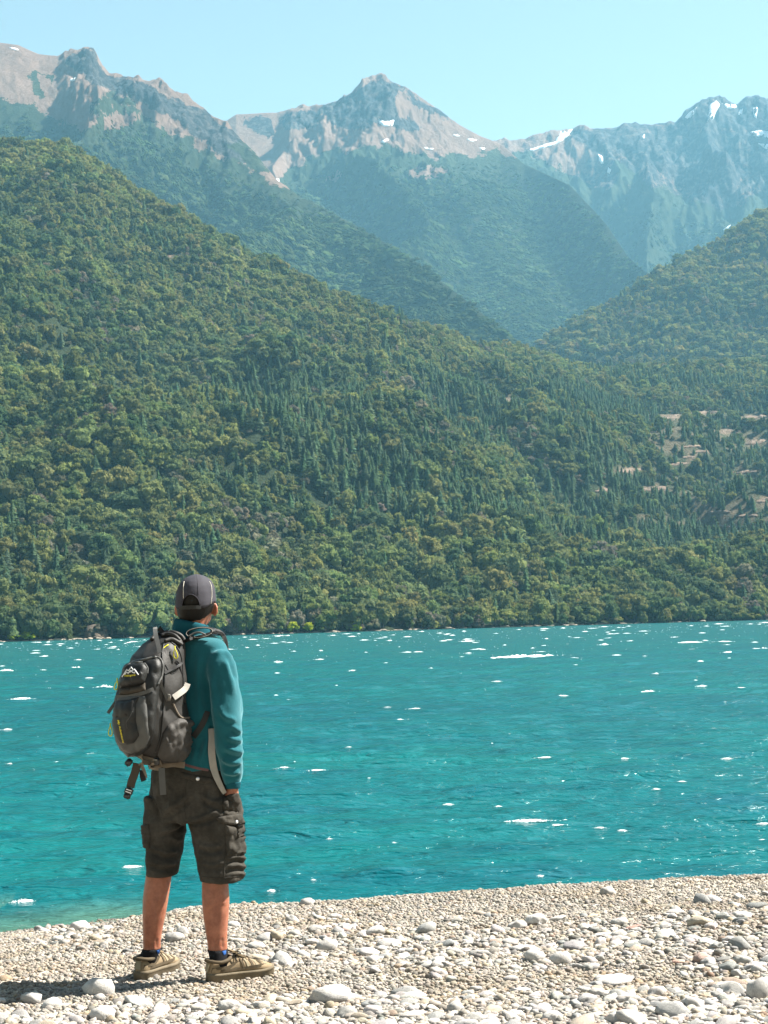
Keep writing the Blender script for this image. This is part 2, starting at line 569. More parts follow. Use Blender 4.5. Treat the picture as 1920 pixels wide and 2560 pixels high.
ridgeC = [(-1570, 40), (-1100, 150), (-700, 70), (-420, 60)] + K([(0, 92), (40, 98), (85, 118), (125, 122), (140, 113), (165, 112), (185, 110), (203, 118), (212, 135), (222, 152), (240, 165), (260, 165), (285, 172), (300, 168), (310, 182), (330, 178), (350, 190), (380, 203), (415, 218), (440, 232), (460, 250), (490, 262)]) + [(590, 334), (620, 366), (650, 400), (690, 448), (752, 497), (840, 540), (903, 575), (960, 606), (1060, 672), (1150, 740), (1240, 815), (1330, 900), (1500, 1000), (1700, 1150)]
C = Sheet(ridgeC, [(-420, 2500), (600, 2500), (1330, 2500), (1700, 2600)], [(-420, 4300), (300, 4300), (560, 4120), (800, 3750), (1330, 2950), (1700, 2900)],
          [(-420, 330), (0, 330), (600, 250), (1000, 160), (1700, 80)], lambda px, t: 0.85 * t + 0.15 * t * t, 640, 280, px1=1700, seed=5, back=0.12, wide=(1, 0),
          rough=lambda X, D, px, t: rockrough(40, 46, 1.0, 0.25, 130, lambda p, t: 0.25 + 0.75 * sstep(120, 200, p))(X, D, px, t) * (0.3 + 0.7 * (1 - sstep(560, 900, px))))
meC = C.mesh('rocky_mountain')

ridgeD = [(300, 420), (450, 360), (567, 302), (590, 286), (650, 283), (690, 281), (740, 276), (800, 264), (850, 247), (880, 237), (900, 217), (915, 207), (930, 199), (950, 198), (970, 204), (990, 211), (1010, 219), (1040, 236), (1070, 256), (1100, 277), (1130, 301), (1160, 319), (1200, 340), (1250, 360), (1310, 410), (1423, 462), (1458, 498), (1515, 560), (1568, 640), (1602, 672), (1643, 695), (1750, 780), (1920, 900)]
D_ = Sheet(ridgeD, [(300, 3600), (1330, 3500), (1920, 3600)], [(300, 5600), (950, 5600), (1250, 5500), (1423, 5000), (1643, 4300), (1920, 4200)],
           [(300, 480), (700, 400), (1000, 330), (1330, 290), (1920, 250)], lambda px, t: 0.62 * t + 0.38 * t * t, 600, 300, px0=300, px1=1920, seed=8, back=0.12,
           rough=lambda X, D, px, t: rockrough(70, 66, 1.1, 0.35, 230, lambda p, t: 0.16 + 1.0 * sstep(680, 740, p) * (1 - sstep(990, 1060, p)) * sstep(0.78, 0.9, t))(X, D, px, t) * (1 - 0.6 * sstep(1250, 1600, px)))
meD = D_.mesh('peaked_mountain')

ridgeE = [(1000, 520), (1150, 420), (1235, 362), (1290, 352), (1340, 337), (1400, 327), (1500, 322), (1600, 315), (1690, 309), (1700, 301), (1715, 290), (1730, 276), (1760, 258), (1790, 252), (1800, 251), (1840, 264), (1860, 253), (1880, 250), (1920, 248), (2000, 230), (2340, 200), (2700, 290), (3100, 210), (3490, 300)]
E = Sheet(ridgeE, [(1000, 4700), (2340, 4300)], [(1000, 6600), (1690, 6800), (2340, 7000)], [(1000, 560), (1400, 500), (1920, 420), (2340, 400)], lambda px, t: 0.7 * t + 0.3 * t * t, 480, 280, px0=1000, px1=2340, seed=12, back=0.12, wide=(0, 1),
          rough=rockrough(110, 78, 1.0, 0.45, 190))
meE = E.mesh('snowy_mountain')

def soft(sheet, polys, blur=14, seed=3):
    """1 inside any of the outlines, with ragged edges"""
    m = np.zeros(len(sheet.V))
    for k in range(6):
        jx = (0.6 + 0.25 * k) * blur * fbm(sheet.vpx / 45 + 9 * k, sheet.vpy / 45, 4, seed + k); jy = (0.6 + 0.25 * k) * blur * fbm(sheet.vpx / 45 + 50, sheet.vpy / 45 + 7 * k, 4, seed + 3 + k)
        q = np.zeros(len(sheet.V))
        for p in polys:
            q = np.maximum(q, in_poly(sheet.vpx + jx, sheet.vpy + jy, p))
        m += q / 6
    return m

# plant cover: below a ragged tree line
treeC = [(-420, 230), (0, 245), (60, 262), (110, 285), (150, 300), (200, 310), (240, 300), (262, 292), (300, 290), (345, 284), (400, 303), (440, 332), (500, 362), (560, 392), (640, 428), (700, 462), (760, 480), (1700, 480)]
treeD = [(300, 470), (560, 470), (690, 455), (720, 425), (780, 395), (830, 380), (900, 366), (960, 360), (1000, 378), (1060, 392), (1150, 385), (1210, 382), (1250, 380), (1290, 392), (1330, 402), (1400, 415), (1920, 430)]
treeE = [(1000, 500), (1250, 374), (1330, 388), (1400, 420), (1450, 452), (1500, 470), (1560, 458), (1640, 470), (1700, 480), (1780, 500), (1850, 520), (1920, 480), (2340, 480)]
def coverage(sheet, line, soften=22):
    py = sheet.vpy + 20 * fbm(sheet.vpx / 60, sheet.vpy / 60, 4, 77)
    return sstep(-soften, soften, py - interp(line, sheet.vpx))
vC = coverage(C, treeC)
vC = np.maximum(vC, 0.75 * soft(C, [[(215, 270), (290, 215), (350, 260), (330, 300), (250, 310)], [(60, 170), (140, 190), (130, 240), (90, 250)], [(560, 360), (620, 350), (700, 440), (640, 430)]]))
vC = np.where(soft(C, [[(255, 300), (290, 278), (355, 292), (330, 312), (262, 325)], [(90, 180), (128, 200), (155, 290), (140, 285), (100, 220)]], 6) > 0.5, 0.0, vC)
rC = soft(C, [[(155, 150), (195, 128), (242, 124), (262, 190), (300, 190), (330, 200), (345, 250), (290, 230), (240, 215), (200, 180)], [(310, 205), (380, 215), (420, 250), (500, 270), (580, 330), (690, 450), (640, 420), (560, 390), (500, 350), (440, 300), (380, 270), (330, 240)]], 16, 13)
vD = coverage(D_, treeD)
vD = np.where(soft(D_, [[(1000, 430), (1080, 412), (1130, 428), (1060, 450)], [(812, 445), (850, 425), (870, 430), (830, 452)]], 8) > 0.5, 0.0, vD)
rD = soft(D_, [[(600, 300), (640, 285), (680, 300), (690, 350), (640, 330)], [(690, 290), (760, 280), (800, 268), (790, 320), (720, 330)], [(800, 265), (880, 235), (950, 195), (1000, 215), (985, 260), (1010, 300), (1060, 320), (1010, 330), (950, 300), (900, 320), (840, 320), (820, 300)], [(985, 215), (1040, 235), (1150, 315), (1090, 290), (1040, 262)]], 18, 15)
vE = coverage(E, treeE)
vE = np.maximum(vE, 0.9 * soft(E, [[(1520, 420), (1545, 400), (1780, 580), (1810, 600), (1760, 620), (1600, 500)], [(1460, 470), (1560, 490), (1620, 560), (1540, 560)]], 10))
rE = soft(E, [[(1420, 330), (1560, 320), (1680, 330), (1830, 330), (1860, 420), (1830, 500), (1700, 460), (1600, 400), (1560, 380), (1480, 370)], [(1700, 300), (1800, 245), (1920, 240), (2340, 200), (2340, 420), (1920, 480), (1860, 330)], [(1690, 420), (1830, 480), (1850, 560), (1780, 560)]], 16, 17)
rE = np.maximum(rE, 0.62 * sstep(1400, 1480, E.vpx + 30 * fbm(E.vpx / 60, E.vpy / 40, 3, 19)))
for s, v, r in ((C, vC, rC), (D_, vD, rD), (E, vE, rE)):
    s.attr('veg', v); s.attr('rock', r)

# bare slabs showing through the near woods
SLABS = [(1678, 1043, 46, 14), (1764, 1031, 74, 9), (1728, 1116, 46, 7), (1752, 1129, 46, 7), (1722, 1143, 44, 7), (1695, 1160, 56, 8), (1886, 1043, 70, 12), (1816, 1078, 36, 12), (1637, 1222, 78, 12), (1573, 1176, 76, 12), (1510, 1225, 48, 13), (1798, 1280, 66, 8), (1866, 1290, 66, 9), (1790, 1318, 90, 8), (1830, 1330, 50, 7), (1151, 1046, 60, 12), (1515, 1324, 60, 12), (1909, 1251, 40, 14), (1270, 1000, 50, 12), (1890, 1105, 50, 16), (1860, 1180, 60, 10), (187, 1170, 10, 34), (425, 640, 22, 8)]
def slabmask(px, py):
    m = np.zeros(np.shape(px))
    for x, y, w, h in SLABS:
        q = ((px - x) / (w * 0.55)) ** 2 + ((py - y) / (h * 0.62)) ** 2
        m = np.maximum(m, np.clip(1.6 - q, 0, 1))
    return m
def thin_zone(px, py):
    return sstep(1480, 1640, px) * sstep(985, 1040, py) * (1 - sstep(1325, 1365, py))
A.attr('bare', np.clip(slabmask(A.vpx, A.vpy) * 1.2 + thin_zone(A.vpx, A.vpy) * sstep(0.05, 0.45, fbm(A.V[:, 0] / 60, A.V[:, 1] / 26, 4, 61)) * 0.6, 0, 1))
B.attr('bare', np.zeros(len(B.V)))
oA = tag(link('near_hill', meA, M_HILL), kind='structure')
oB = tag(link('wooded_hill', meB, M_HILL), kind='structure')
oC = tag(link('rocky_mountain', meC, M_MOUNT), kind='structure')
oD = tag(link('peaked_mountain', meD, M_MOUNT), kind='structure')
oE = tag(link('snowy_mountain', meE, M_MOUNT), kind='structure')

# ---- patches lying on the land: snow fields, rock slabs
def cdt_grid(poly, step):
    """triangulated outline with inner points: (points, triangles, boundary count)"""
    p = []
    n = len(poly)
    for i in range(n):
        a = Vector(poly[i]); b = Vector(poly[(i + 1) % n])
        k = max(1, int((b - a).length / step))
        for q in range(k):
            p.append(a.lerp(b, q / k))
    nb = len(p)
    xs = [q.x for q in p]; ys = [q.y for q in p]
    gx = np.arange(min(xs) + step * 0.5, max(xs), step); gy = np.arange(min(ys) + step * 0.5, max(ys), step)
    if len(gx) and len(gy):
        GX, GY = np.meshgrid(gx, gy)
        GX = GX + step * 0.5 * (np.arange(len(gy)) % 2)[:, None]
        ok = in_poly(GX.ravel(), GY.ravel(), [(q.x, q.y) for q in p])
        for x, y, k in zip(GX.ravel(), GY.ravel(), ok):
            if k and min((x - q.x) ** 2 + (y - q.y) ** 2 for q in p) > (0.45 * step) ** 2:
                p.append(Vector((x, y)))
    v, e, f, *_ = delaunay_2d_cdt(p, [(i, (i + 1) % nb) for i in range(nb)], [list(range(nb))], 1, 1e-6)
    return v, f

def edge_dist(q, poly):
    best = 1e9
    for i in range(len(poly)):
        ax, ay = poly[i]; bx, by = poly[(i + 1) % len(poly)]
        dx, dy = bx - ax, by - ay
        t = max(0, min(1, ((q[0] - ax) * dx + (q[1] - ay) * dy) / (dx * dx + dy * dy + 1e-9)))
        best = min(best, math.hypot(q[0] - ax - t * dx, q[1] - ay - t * dy))
    return best

def boundary_loop_edges(f):
    cnt = {}
    for t in f:
        for a, b in zip(t, list(t[1:]) + [t[0]]):
            cnt[(a, b)] = cnt.get((a, b), 0) + 1
    return [(a, b) for (a, b) in cnt if (b, a) not in cnt]

def land_patch(name, poly, tree, mat, parent, step, lift, skirt, jit=0.0, seed=0):
    rr = random.Random(seed)
    if jit:
        poly2 = []
        n = len(poly)
        for i in range(n):
            a = Vector(poly[i]); b = Vector(poly[(i + 1) % n])
            for q in range(3):
                c = a.lerp(b, q / 3)
                poly2.append((c.x + rr.uniform(-jit, jit), c.y + rr.uniform(-jit, jit) * 0.6))
        poly = poly2
    v, f = cdt_grid(poly, step)
    top, low = [], []
    for q in v:
        d = ray(q.x, q.y).normalized()
        h = tree.ray_cast(EYE, d)
        if h[0] is None:
            return None
        nrm = h[1] if h[1].z > 0 else -h[1]
        dome = min(1.0, edge_dist(q, poly) / (step * 1.5))
        top.append(h[0] + nrm * (lift * (0.35 + 0.65 * dome)) + Vector((0, 0, mnoise.noise(h[0] * (1.0 / (lift * 6))) * lift * 0.5)))
        low.append(h[0] - nrm * skirt)
    n = len(top)
    fc = [list(t) for t in f]
    for a, b in boundary_loop_edges(f):
        fc.append([b, a, a + n, b + n])
    me = mesh_of(name, top + low, fc)
    bm = bmesh.new(); bm.from_mesh(me); bmesh.ops.delete(bm, geom=[x for x in bm.verts if not x.link_faces], context='VERTS')
    bmesh.ops.recalc_face_normals(bm, faces=bm.faces); bm.to_mesh(me); bm.free()
    return link(name, me, mat, parent)

tC, tD, tE, tA = C.bvh(), D_.bvh(), E.bvh(), A.bvh()
for k, poly in enumerate([[(93, 136), (110, 134), (152, 133), (156, 137), (135, 140), (118, 148), (104, 147)], [(24, 118), (40, 121), (46, 126), (32, 124)], [(174, 199), (190, 193), (186, 201), (176, 203)]]):
    land_patch('snow_patch', poly, tC, M_SNOW, oC, 7, 2.5, 14, 0.8, k)
for k, poly in enumerate([[(945, 296), (962, 304), (985, 300), (982, 312), (962, 317), (948, 308)], [(950, 355), (968, 346), (972, 350), (960, 358)], [(1130, 337), (1140, 336), (1150, 340), (1138, 341)], [(1166, 348), (1180, 347), (1192, 351), (1176, 354)], [(1060, 368), (1085, 371), (1078, 375), (1064, 372)], [(1198, 369), (1214, 371), (1206, 375)], [(683, 445), (698, 447), (694, 456), (686, 452)]]):
    land_patch('snow_patch', poly, tD, M_SNOW, oD, 6, 2.5, 14, 0.7, 20 + k)
for k, poly in enumerate([[(1320, 375), (1360, 362), (1388, 353), (1402, 328), (1430, 324), (1420, 340), (1398, 358), (1370, 366), (1330, 378)], [(1496, 385), (1504, 390), (1510, 408), (1503, 410), (1497, 398)], [(1520, 418), (1527, 424), (1524, 436), (1518, 430)], [(1770, 298), (1775, 262), (1790, 253), (1800, 262), (1790, 280), (1782, 300)], [(1725, 280), (1742, 268), (1736, 284), (1720, 296), (1712, 294)], [(1805, 258), (1838, 262), (1842, 268), (1820, 272)], [(1848, 276), (1858, 272), (1854, 290), (1846, 286)], [(1876, 330), (1900, 326), (1935, 332), (1935, 345), (1900, 340), (1880, 338)], [(1895, 358), (1920, 360), (1950, 366), (1940, 376), (1910, 370)], [(1608, 338), (1612, 336), (1610, 346), (1606, 344)], [(1884, 270), (1893, 268), (1892, 296), (1884, 290)], [(1808, 574), (1818, 568), (1826, 562), (1822, 574), (1812, 584)]]):
    land_patch('snow_patch', poly, tE, M_SNOW, oE, 7, 3.0, 18, 0.9, 50 + k)
for k, (x, y, w, h) in enumerate(SLABS):
    rr = random.Random(k)
    poly = []
    for q in range(11):
        a = 2 * math.pi * q / 11
        r = rr.uniform(0.7, 1.1)
        poly.append((x + math.cos(a) * w * 0.5 * r, y + math.sin(a) * h * 0.5 * r - math.cos(a) * h * 0.25))
    land_patch('rock_slab', poly, tA, M_SLAB, oA, 6, 0.45, 3, 1.6, 200 + k)

# ------------------------------------------------------------------ trees
def ico(sub):
    bm = bmesh.new()
    bmesh.ops.create_icosphere(bm, subdivisions=sub, radius=1)
    V = np.array([v.co for v in bm.verts]); F = np.array([[v.index for v in f.verts] for f in bm.faces])
    bm.free()
    return V, F
ICO1, ICO2, ICO3 = ico(1), ico(2), ico(3)

def crown_geo(seed, lobes=15, leaves=620, spread=0.42, tall=0.62, base=0.2, lobe_r=(0.15, 0.25)):
    """lobed crown of height about 1 standing on z=0, leaf clumps standing off every lobe"""
    rng = np.random.default_rng(seed)
    V, F = [], []
    nv = 0
    cs = []
    for k in range(lobes):
        for _ in range(30):
            a = rng.random() * 2 * np.pi
            h = rng.random() ** 0.8
            rr = spread * np.sqrt(max(0.05, 1 - (h * 1.25 - 0.35) ** 2)) * (0.35 + 0.65 * rng.random() ** 0.5)
            c = np.array([math.cos(a) * rr, math.sin(a) * rr, base + h * tall])
            if all(np.linalg.norm(c - q[0]) > 0.15 for q in cs):
                break
        r = rng.uniform(*lobe_r) * (1.1 - 0.4 * h)
        cs.append((c, r))
        v0, f0 = ICO1 if k % 2 else ICO1
        q = v0 * (r * np.array([1.0, 1.0, 0.78])) * (1 + 0.28 * rng.standard_normal((len(v0), 1)))
        V.append(q + c); F += [tuple(t + nv) for t in f0]; nv += len(v0)
    for k in range(leaves):
        c, r = cs[rng.integers(len(cs))]
        d = rng.standard_normal(3); d[2] = abs(d[2]) * 0.9 - 0.25; d /= np.linalg.norm(d)
        p = c + d * r * np.array([1.05, 1.05, 0.85]) * rng.uniform(0.85, 1.2)
        nrm = d + 0.7 * rng.standard_normal(3); nrm /= np.linalg.norm(nrm)
        t = np.cross(nrm, rng.standard_normal(3)); t /= np.linalg.norm(t); b = np.cross(nrm, t)
        s = rng.uniform(0.022, 0.058)
        V.append(np.array([p + t * s, p + b * s * 0.8 + nrm * s * 0.4, p - t * s, p - b * s * 0.8 - nrm * s * 0.3]))
        F.append((nv, nv + 1, nv + 2, nv + 3)); nv += 4
    return np.concatenate(V), F

def conifer_geo(seed, tiers=9, rad=0.17):
    rng = np.random.default_rng(seed)
    V, F = [], []
    nv = 0
    for k in range(tiers):
        z0 = 0.08 + 0.9 * (k / tiers) ** 0.95
        r = rad * (1 - (k / tiers) ** 1.25) * rng.uniform(0.85, 1.15) + 0.012
        n = 9
        ring = []
        for i in range(n):
            a = 2 * np.pi * (i + rng.uniform(-0.3, 0.3)) / n
            q = r * (1.15 if i % 2 else 0.6) * rng.uniform(0.75, 1.25)
            ring.append([math.cos(a) * q, math.sin(a) * q, z0 - 0.035 * (1 if i % 2 else 0.2) + rng.uniform(-.01, .01)])
        top = [rng.uniform(-.008, .008), rng.uniform(-.008, .008), min(1.0, z0 + 1.9 * 0.9 / tiers)]
        V.append(np.array(ring + [top]))
        F += [(nv + i, nv + (i + 1) % n, nv + n) for i in range(n)]
        nv += n + 1
        for i in range(10):
            a = rng.random() * 2 * np.pi; q = r * rng.uniform(0.6, 1.1)
            p = np.array([math.cos(a) * q, math.sin(a) * q, z0 + 0.03 + rng.uniform(-.03, .03)])
            o = np.array([math.cos(a), math.sin(a), -0.35]) * rng.uniform(.03, .055)
            s = np.array([-math.sin(a), math.cos(a), 0.3]) * 0.014
            V.append(np.array([p - s, p + s, p + o])); F.append((nv, nv + 1, nv + 2)); nv += 3
    return np.concatenate(V), F

def trunk_geo(seed, h, r, limbs=4):
    rng = np.random.default_rng(seed)
    V, F = [], []
    def tube(p, q, r0, r1, n=6):
        b = len(V)
        d = np.array(q) - np.array(p); d = d / np.linalg.norm(d)
        u = np.cross(d, [0.3, 0.9, 0.1]); u /= np.linalg.norm(u); w = np.cross(d, u)
        for c, rr in ((p, r0), (q, r1)):
            for i in range(n):
                a = 2 * np.pi * i / n
                V.append(np.array(c) + u * math.cos(a) * rr + w * math.sin(a) * rr)
        for i in range(n):
            F.append((b + i, b + (i + 1) % n, b + n + (i + 1) % n, b + n + i))
        F.append(tuple(b + n + i for i in range(n)))
    m = [rng.uniform(-.02, .02), rng.uniform(-.02, .02), h * 0.5]
    t = [rng.uniform(-.03, .03), rng.uniform(-.03, .03), h]
    tube([0, 0, -0.06], m, r, r * 0.75); tube(m, t, r * 0.75, r * 0.3)
    for k in range(limbs):
        a = rng.random() * 2 * np.pi
        z = h * rng.uniform(0.4, 0.85)
        tube([0, 0, z], [math.cos(a) * 0.22, math.sin(a) * 0.22, z + 0.16], r * 0.4, r * 0.15, 5)
    return np.array(V), F

def as_mesh(name, V, F, mats, split=None, smooth=True):
    me = mesh_of(name, V, F, smooth)
    for m in mats:
        me.materials.append(m)
    if split is not None:
        mi = np.zeros(len(me.polygons), np.int32); mi[split:] = 1
        me.polygons.foreach_set('material_index', mi)
    return me

BROAD, CONIF = [], []
for k in range(7):
    cv, cf = crown_geo(100 + k, lobes=13 + k % 4 * 2, tall=(0.55, 0.62, 0.5, 0.66)[k % 4], spread=(0.46, 0.4, 0.5, 0.36)[k % 4])
    tv, tf = trunk_geo(200 + k, 0.55, 0.035)
    BROAD.append((as_mesh('crown', cv, cf, [M_LEAF], None, False), as_mesh('trunk', tv, tf, [M_BARK]),
                  as_mesh('broadleaf', np.concatenate([cv, tv]), cf + [tuple(np.array(q) + len(cv)) for q in tf], [M_LEAF, M_BARK], len(cf), False)))
for k in range(4):
    cv, cf = conifer_geo(300 + k, 8 + k, 0.15 + 0.02 * k)
    tv, tf = trunk_geo(400 + k, 0.8, 0.018, 0)
    CONIF.append((as_mesh('crown', cv, cf, [M_LEAF]), as_mesh('trunk', tv, tf, [M_BARK]),
                  as_mesh('conifer', np.concatenate([cv, tv]), cf + [tuple(np.array(q) + len(cv)) for q in tf], [M_LEAF, M_BARK], len(cf))))
FARTREE = []
for k in range(4):
    cv, cf = crown_geo(500 + k, lobes=8, leaves=60, lobe_r=(0.2, 0.3))
    FARTREE.append(as_mesh('far_tree', cv, cf, [M_LEAF]))

PAL = {'yellow': (0.170, 0.186, 0.070), 'green': (0.138, 0.168, 0.068), 'dark': (0.082, 0.116, 0.056), 'con': (0.068, 0.106, 0.060), 'grey': (0.175, 0.162, 0.122)}

def forest_points(sheet, n, tlo, thi, pxlo, pxhi, seed, conmax=0.75):
    rng = np.random.default_rng(seed)
    P, t, area = sheet.sample(n, tlo, thi, pxlo, pxhi, rng)
    px, py = pix(P)
    keep = np.maximum(slabmask(px, py - 3), slabmask(px, py - 13)) < 0.25
    tz = thin_zone(px, py)
    gap = sstep(0.05, 0.45, fbm(P[:, 0] / 60, P[:, 1] / 26, 4, 61))
    keep &= rng.random(len(P)) > tz * (0.12 + 0.5 * gap)
    P, t, px, py = P[keep], t[keep], px[keep], py[keep]
    n = len(P)
    x, y = P[:, 0], P[:, 1]
    cz = fbm(x / 150, y / 130, 3, seed + 1)
    gz = fbm(x / 70 + 9, y / 70, 3, seed + 2)
    yz = fbm(x / 110 - 5, y / 110, 3, seed + 3)
    band = np.clip(sstep(250, 700, px) * sstep(900, 1000, py) * (1 - sstep(1370, 1480, py)) + 0.35 * sstep(1300, 1450, py) * (1 - sstep(400, 800, px)), 0, 1)
    pc = np.clip(conmax * band * sstep(-0.35, 0.25, cz) + 0.05, 0, 0.9)
    con = rng.random(n) < pc
    u = rng.random(n)
    grey = (~con) & (u < np.clip(0.06 + 0.5 * sstep(0.1, 0.6, gz), 0, 0.55))
    yel = (~con) & (~grey) & (rng.random(n) < np.clip(0.30 + 0.8 * yz + 0.42 * sstep(0.6, 0.97, t), 0.08, 0.9))
    dark = (~con) & (~grey) & (~yel) & (rng.random(n) < 0.45)
    tint = np.where(con[:, None], PAL['con'], np.where(grey[:, None], PAL['grey'], np.where(yel[:, None], PAL['yellow'], np.where(dark[:, None], PAL['dark'], PAL['green']))))
    tint = tint * rng.uniform(0.75, 1.28, (n, 1)) * rng.uniform(0.9, 1.1, (n, 3))
    h = np.where(con, rng.uniform(9, 18, n), np.exp(rng.normal(2.12, 0.30, n)))
    zone = 1 + 0.33 * np.clip(fbm(x / 190 + 31, y / 170, 2, seed + 8) * 1.6, -1, 1)
    h = np.where(con, h, h * zone * 1.12)
    w = np.where(con, h * rng.uniform(1.0, 1.4, n), h * rng.uniform(0.60, 0.92, n))
    h = np.where(grey, h * 0.7, h); w = np.where(grey, w * 0.75, w)
    h = np.where((~con) & (~grey) & (rng.random(n) < 0.06), h * 1.3, h)
    h = np.clip(h, 4, 19); w = np.clip(w, 4, 19)
    small = 1 - 0.3 * thin_zone(px, py)
    h = h * small; w = w * small
    pick = np.where(con, 7 + rng.integers(0, 4, n), rng.integers(0, 7, n))
    kind = np.where(con, 0, np.where(grey, 1, np.where(yel, 2, np.where(dark, 3, 4))))
    scl = np.stack([w, w, h], -1)
    rot = np.stack([rng.normal(0, .06, n), rng.normal(0, .06, n), rng.random(n) * 6.283], -1)
    return P, rot, scl, pick, tint, kind

# near hillside: dense along the shore and up the slope
fp = [forest_points(A, 35000, 0.0, 1.06, -300, 2220, 11)]
# a closed front of trees along the water
P, rot, scl, pick, tint, kind = forest_points(A, 900, 0.0, 0.045, -300, 2220, 12, 0.3)
fp.append((P, rot, scl * np.array([0.8, 0.8, 0.8]), pick, tint, kind))
P, rot, scl, pick, tint, kind = forest_points(A, 15000, 0.03, 1.02, -300, 2220, 15, 0.0)
fp.append((P, rot, scl * 0.5, pick, tint, kind))
for a_, n_, lo_, hi_, sd_ in ((A, 15000, -1560, -290, 16), (A, 17000, 2210, 3480, 17), (B, 6000, 2235, 3480, 18)):
    fp.append(forest_points(a_, n_, 0.0, 1.05, lo_, hi_, sd_, 0.4))
P, rot, scl, pick, tint, kind = forest_points(B, 8500, 0.0, 1.05, 1260, 2240, 13, 0.0)
fp.append((P, rot, scl * np.array([1.3, 1.3, 1.2]), pick, tint * np.array([1.25, 1.1, 0.95]), kind))
Pn, Rn, Sn, Kn, Tn, kd = [np.concatenate([f[i] for f in fp]) for i in range(6)]
lev = Pn[:, 2] > ZW - 0.2
sheet_id = np.concatenate([np.full(len(f[0]), i) for i, f in enumerate(fp)])

# the outcrop on the left shore keeps its ground free of tall trees
opx, opy = pix(Pn)
free = (opx > 205) & (opx < 276) & (Pn[:, 1] < interp(SHORE, 238) + 16)
lev &= ~free
# the three hundred trees that show largest are objects of their own
dist = np.linalg.norm(Pn - np.array(EYE), axis=1)
size = Sn[:, 2] * np.sqrt(Sn[:, 0] / Sn[:, 2]) / dist
inview = lev & (opx > 5) & (opx < 1915) & (sheet_id < 2) & (Pn[:, 1] < interp(SHORE, opx) + 170)
cand = np.where(inview)[0]
big = cand[np.argsort(-size[cand])[:292]]
TREE_TXT = {0: ('conifer_tree', 'dark narrow conifer standing in the forest above the far lake shore', 'dark conifers above the far shore'),
            1: ('scrub_tree', 'greyish brown sparse tree among green ones above the far lake shore', 'greyish trees above the far shore'),
            2: ('broadleaf_tree', 'yellowish green rounded tree in the forest above the far lake shore', 'yellow-green trees above the far shore'),
            3: ('broadleaf_tree', 'dark green rounded tree in the forest above the far lake shore', 'dark green broadleaf trees above the far shore'),
            4: ('broadleaf_tree', 'mid green rounded tree in the forest above the far lake shore', 'mid green broadleaf trees above the far shore')}
def place_tree(name, src, P, rot, scl, tint, label, cat, group=None):
    r = empty(name, P)
    r.rotation_euler = rot
    tag(r, label, cat, group)
    for nm, me in (('trunk', src[1]), ('crown', src[0])):
        o = bpy.data.objects.new(nm, me)
        COL.objects.link(o)
        o.parent = r
        o.scale = scl
        o['tint'] = [float(c) for c in tint]
    return r
SHORE_WORDS = [(110, 'near the left edge'), (215, 'above the left yellow bushes'), (330, 'around the rocky outcrop'), (560, 'behind the hiker'), (700, 'just right of the hiker'), (860, 'behind the yellow bushes'),
               (1080, 'right of the yellow bushes'), (1300, 'mid shore'), (1500, 'left of the shore knoll'), (1700, 'on the shore knoll'), (2000, 'at the right edge')]
def tree_words(i):
    nm, lb, gp = TREE_TXT[int(kd[i])]
    tone = {0: 'dark narrow conifer', 1: 'greyish brown sparse tree', 2: 'yellowish green round tree', 3: 'dark green round tree', 4: 'mid green round tree'}[int(kd[i])]
    tall = 'tall' if Sn[i, 2] > 13.5 else ('low' if Sn[i, 2] < 10 else 'middling')
    off = Pn[i, 1] - interp(SHORE, opx[i])
    row = 'at the waterline' if off < 22 else ('low on the bank' if off < 60 else 'high on the bank')
    where = next(w for x, w in SHORE_WORDS if opx[i] < x)
    lab = '%s %s %s, %s' % (tall, tone, row, where)
    return nm, lab, lab + ' (alike)'
for i in big:
    nm, lb, gp = tree_words(i)
    src = CONIF[Kn[i] - 7] if Kn[i] >= 7 else BROAD[Kn[i]]
    place_tree(nm, src, Pn[i], Rn[i], Sn[i], Tn[i], lb, 'tree', gp)
rest = lev.copy(); rest[big] = False
for k, (dx, dy, z, w, h) in enumerate([(-6, 3, 3.6, 4, 4), (-2.5, 2, 2.2, 3.4, 3), (-4, 5, 6.5, 4, 4), (0.5, 4, 4.2, 3, 3), (-8, 4, 1, 5, 5), (-1.5, 8, 8.0, 4, 4.5), (-10, 4, 0.5, 5, 4.5), (3.2, 6, 4.0, 2.4, 2.6)]):
    s1 = at(238, 1580, float(interp(SHORE, 238)) - 2.0)
    place_tree('bush', BROAD[k % 7], (s1.x + dx, s1.y + dy, ZW + z), (0, 0, k), (w, w, h), PAL['grey'] if k % 2 else (0.09, 0.1, 0.04), ('greyish brown' if k % 2 else 'olive green') + ' bush growing on the rocky outcrop at the far left shore', 'bush', 'bushes on the shore outcrop')
scatter('forest', Pn[rest], Rn[rest], Sn[rest], Kn[rest], Tn[rest], [b[2] for b in BROAD] + [c[2] for c in CONIF])

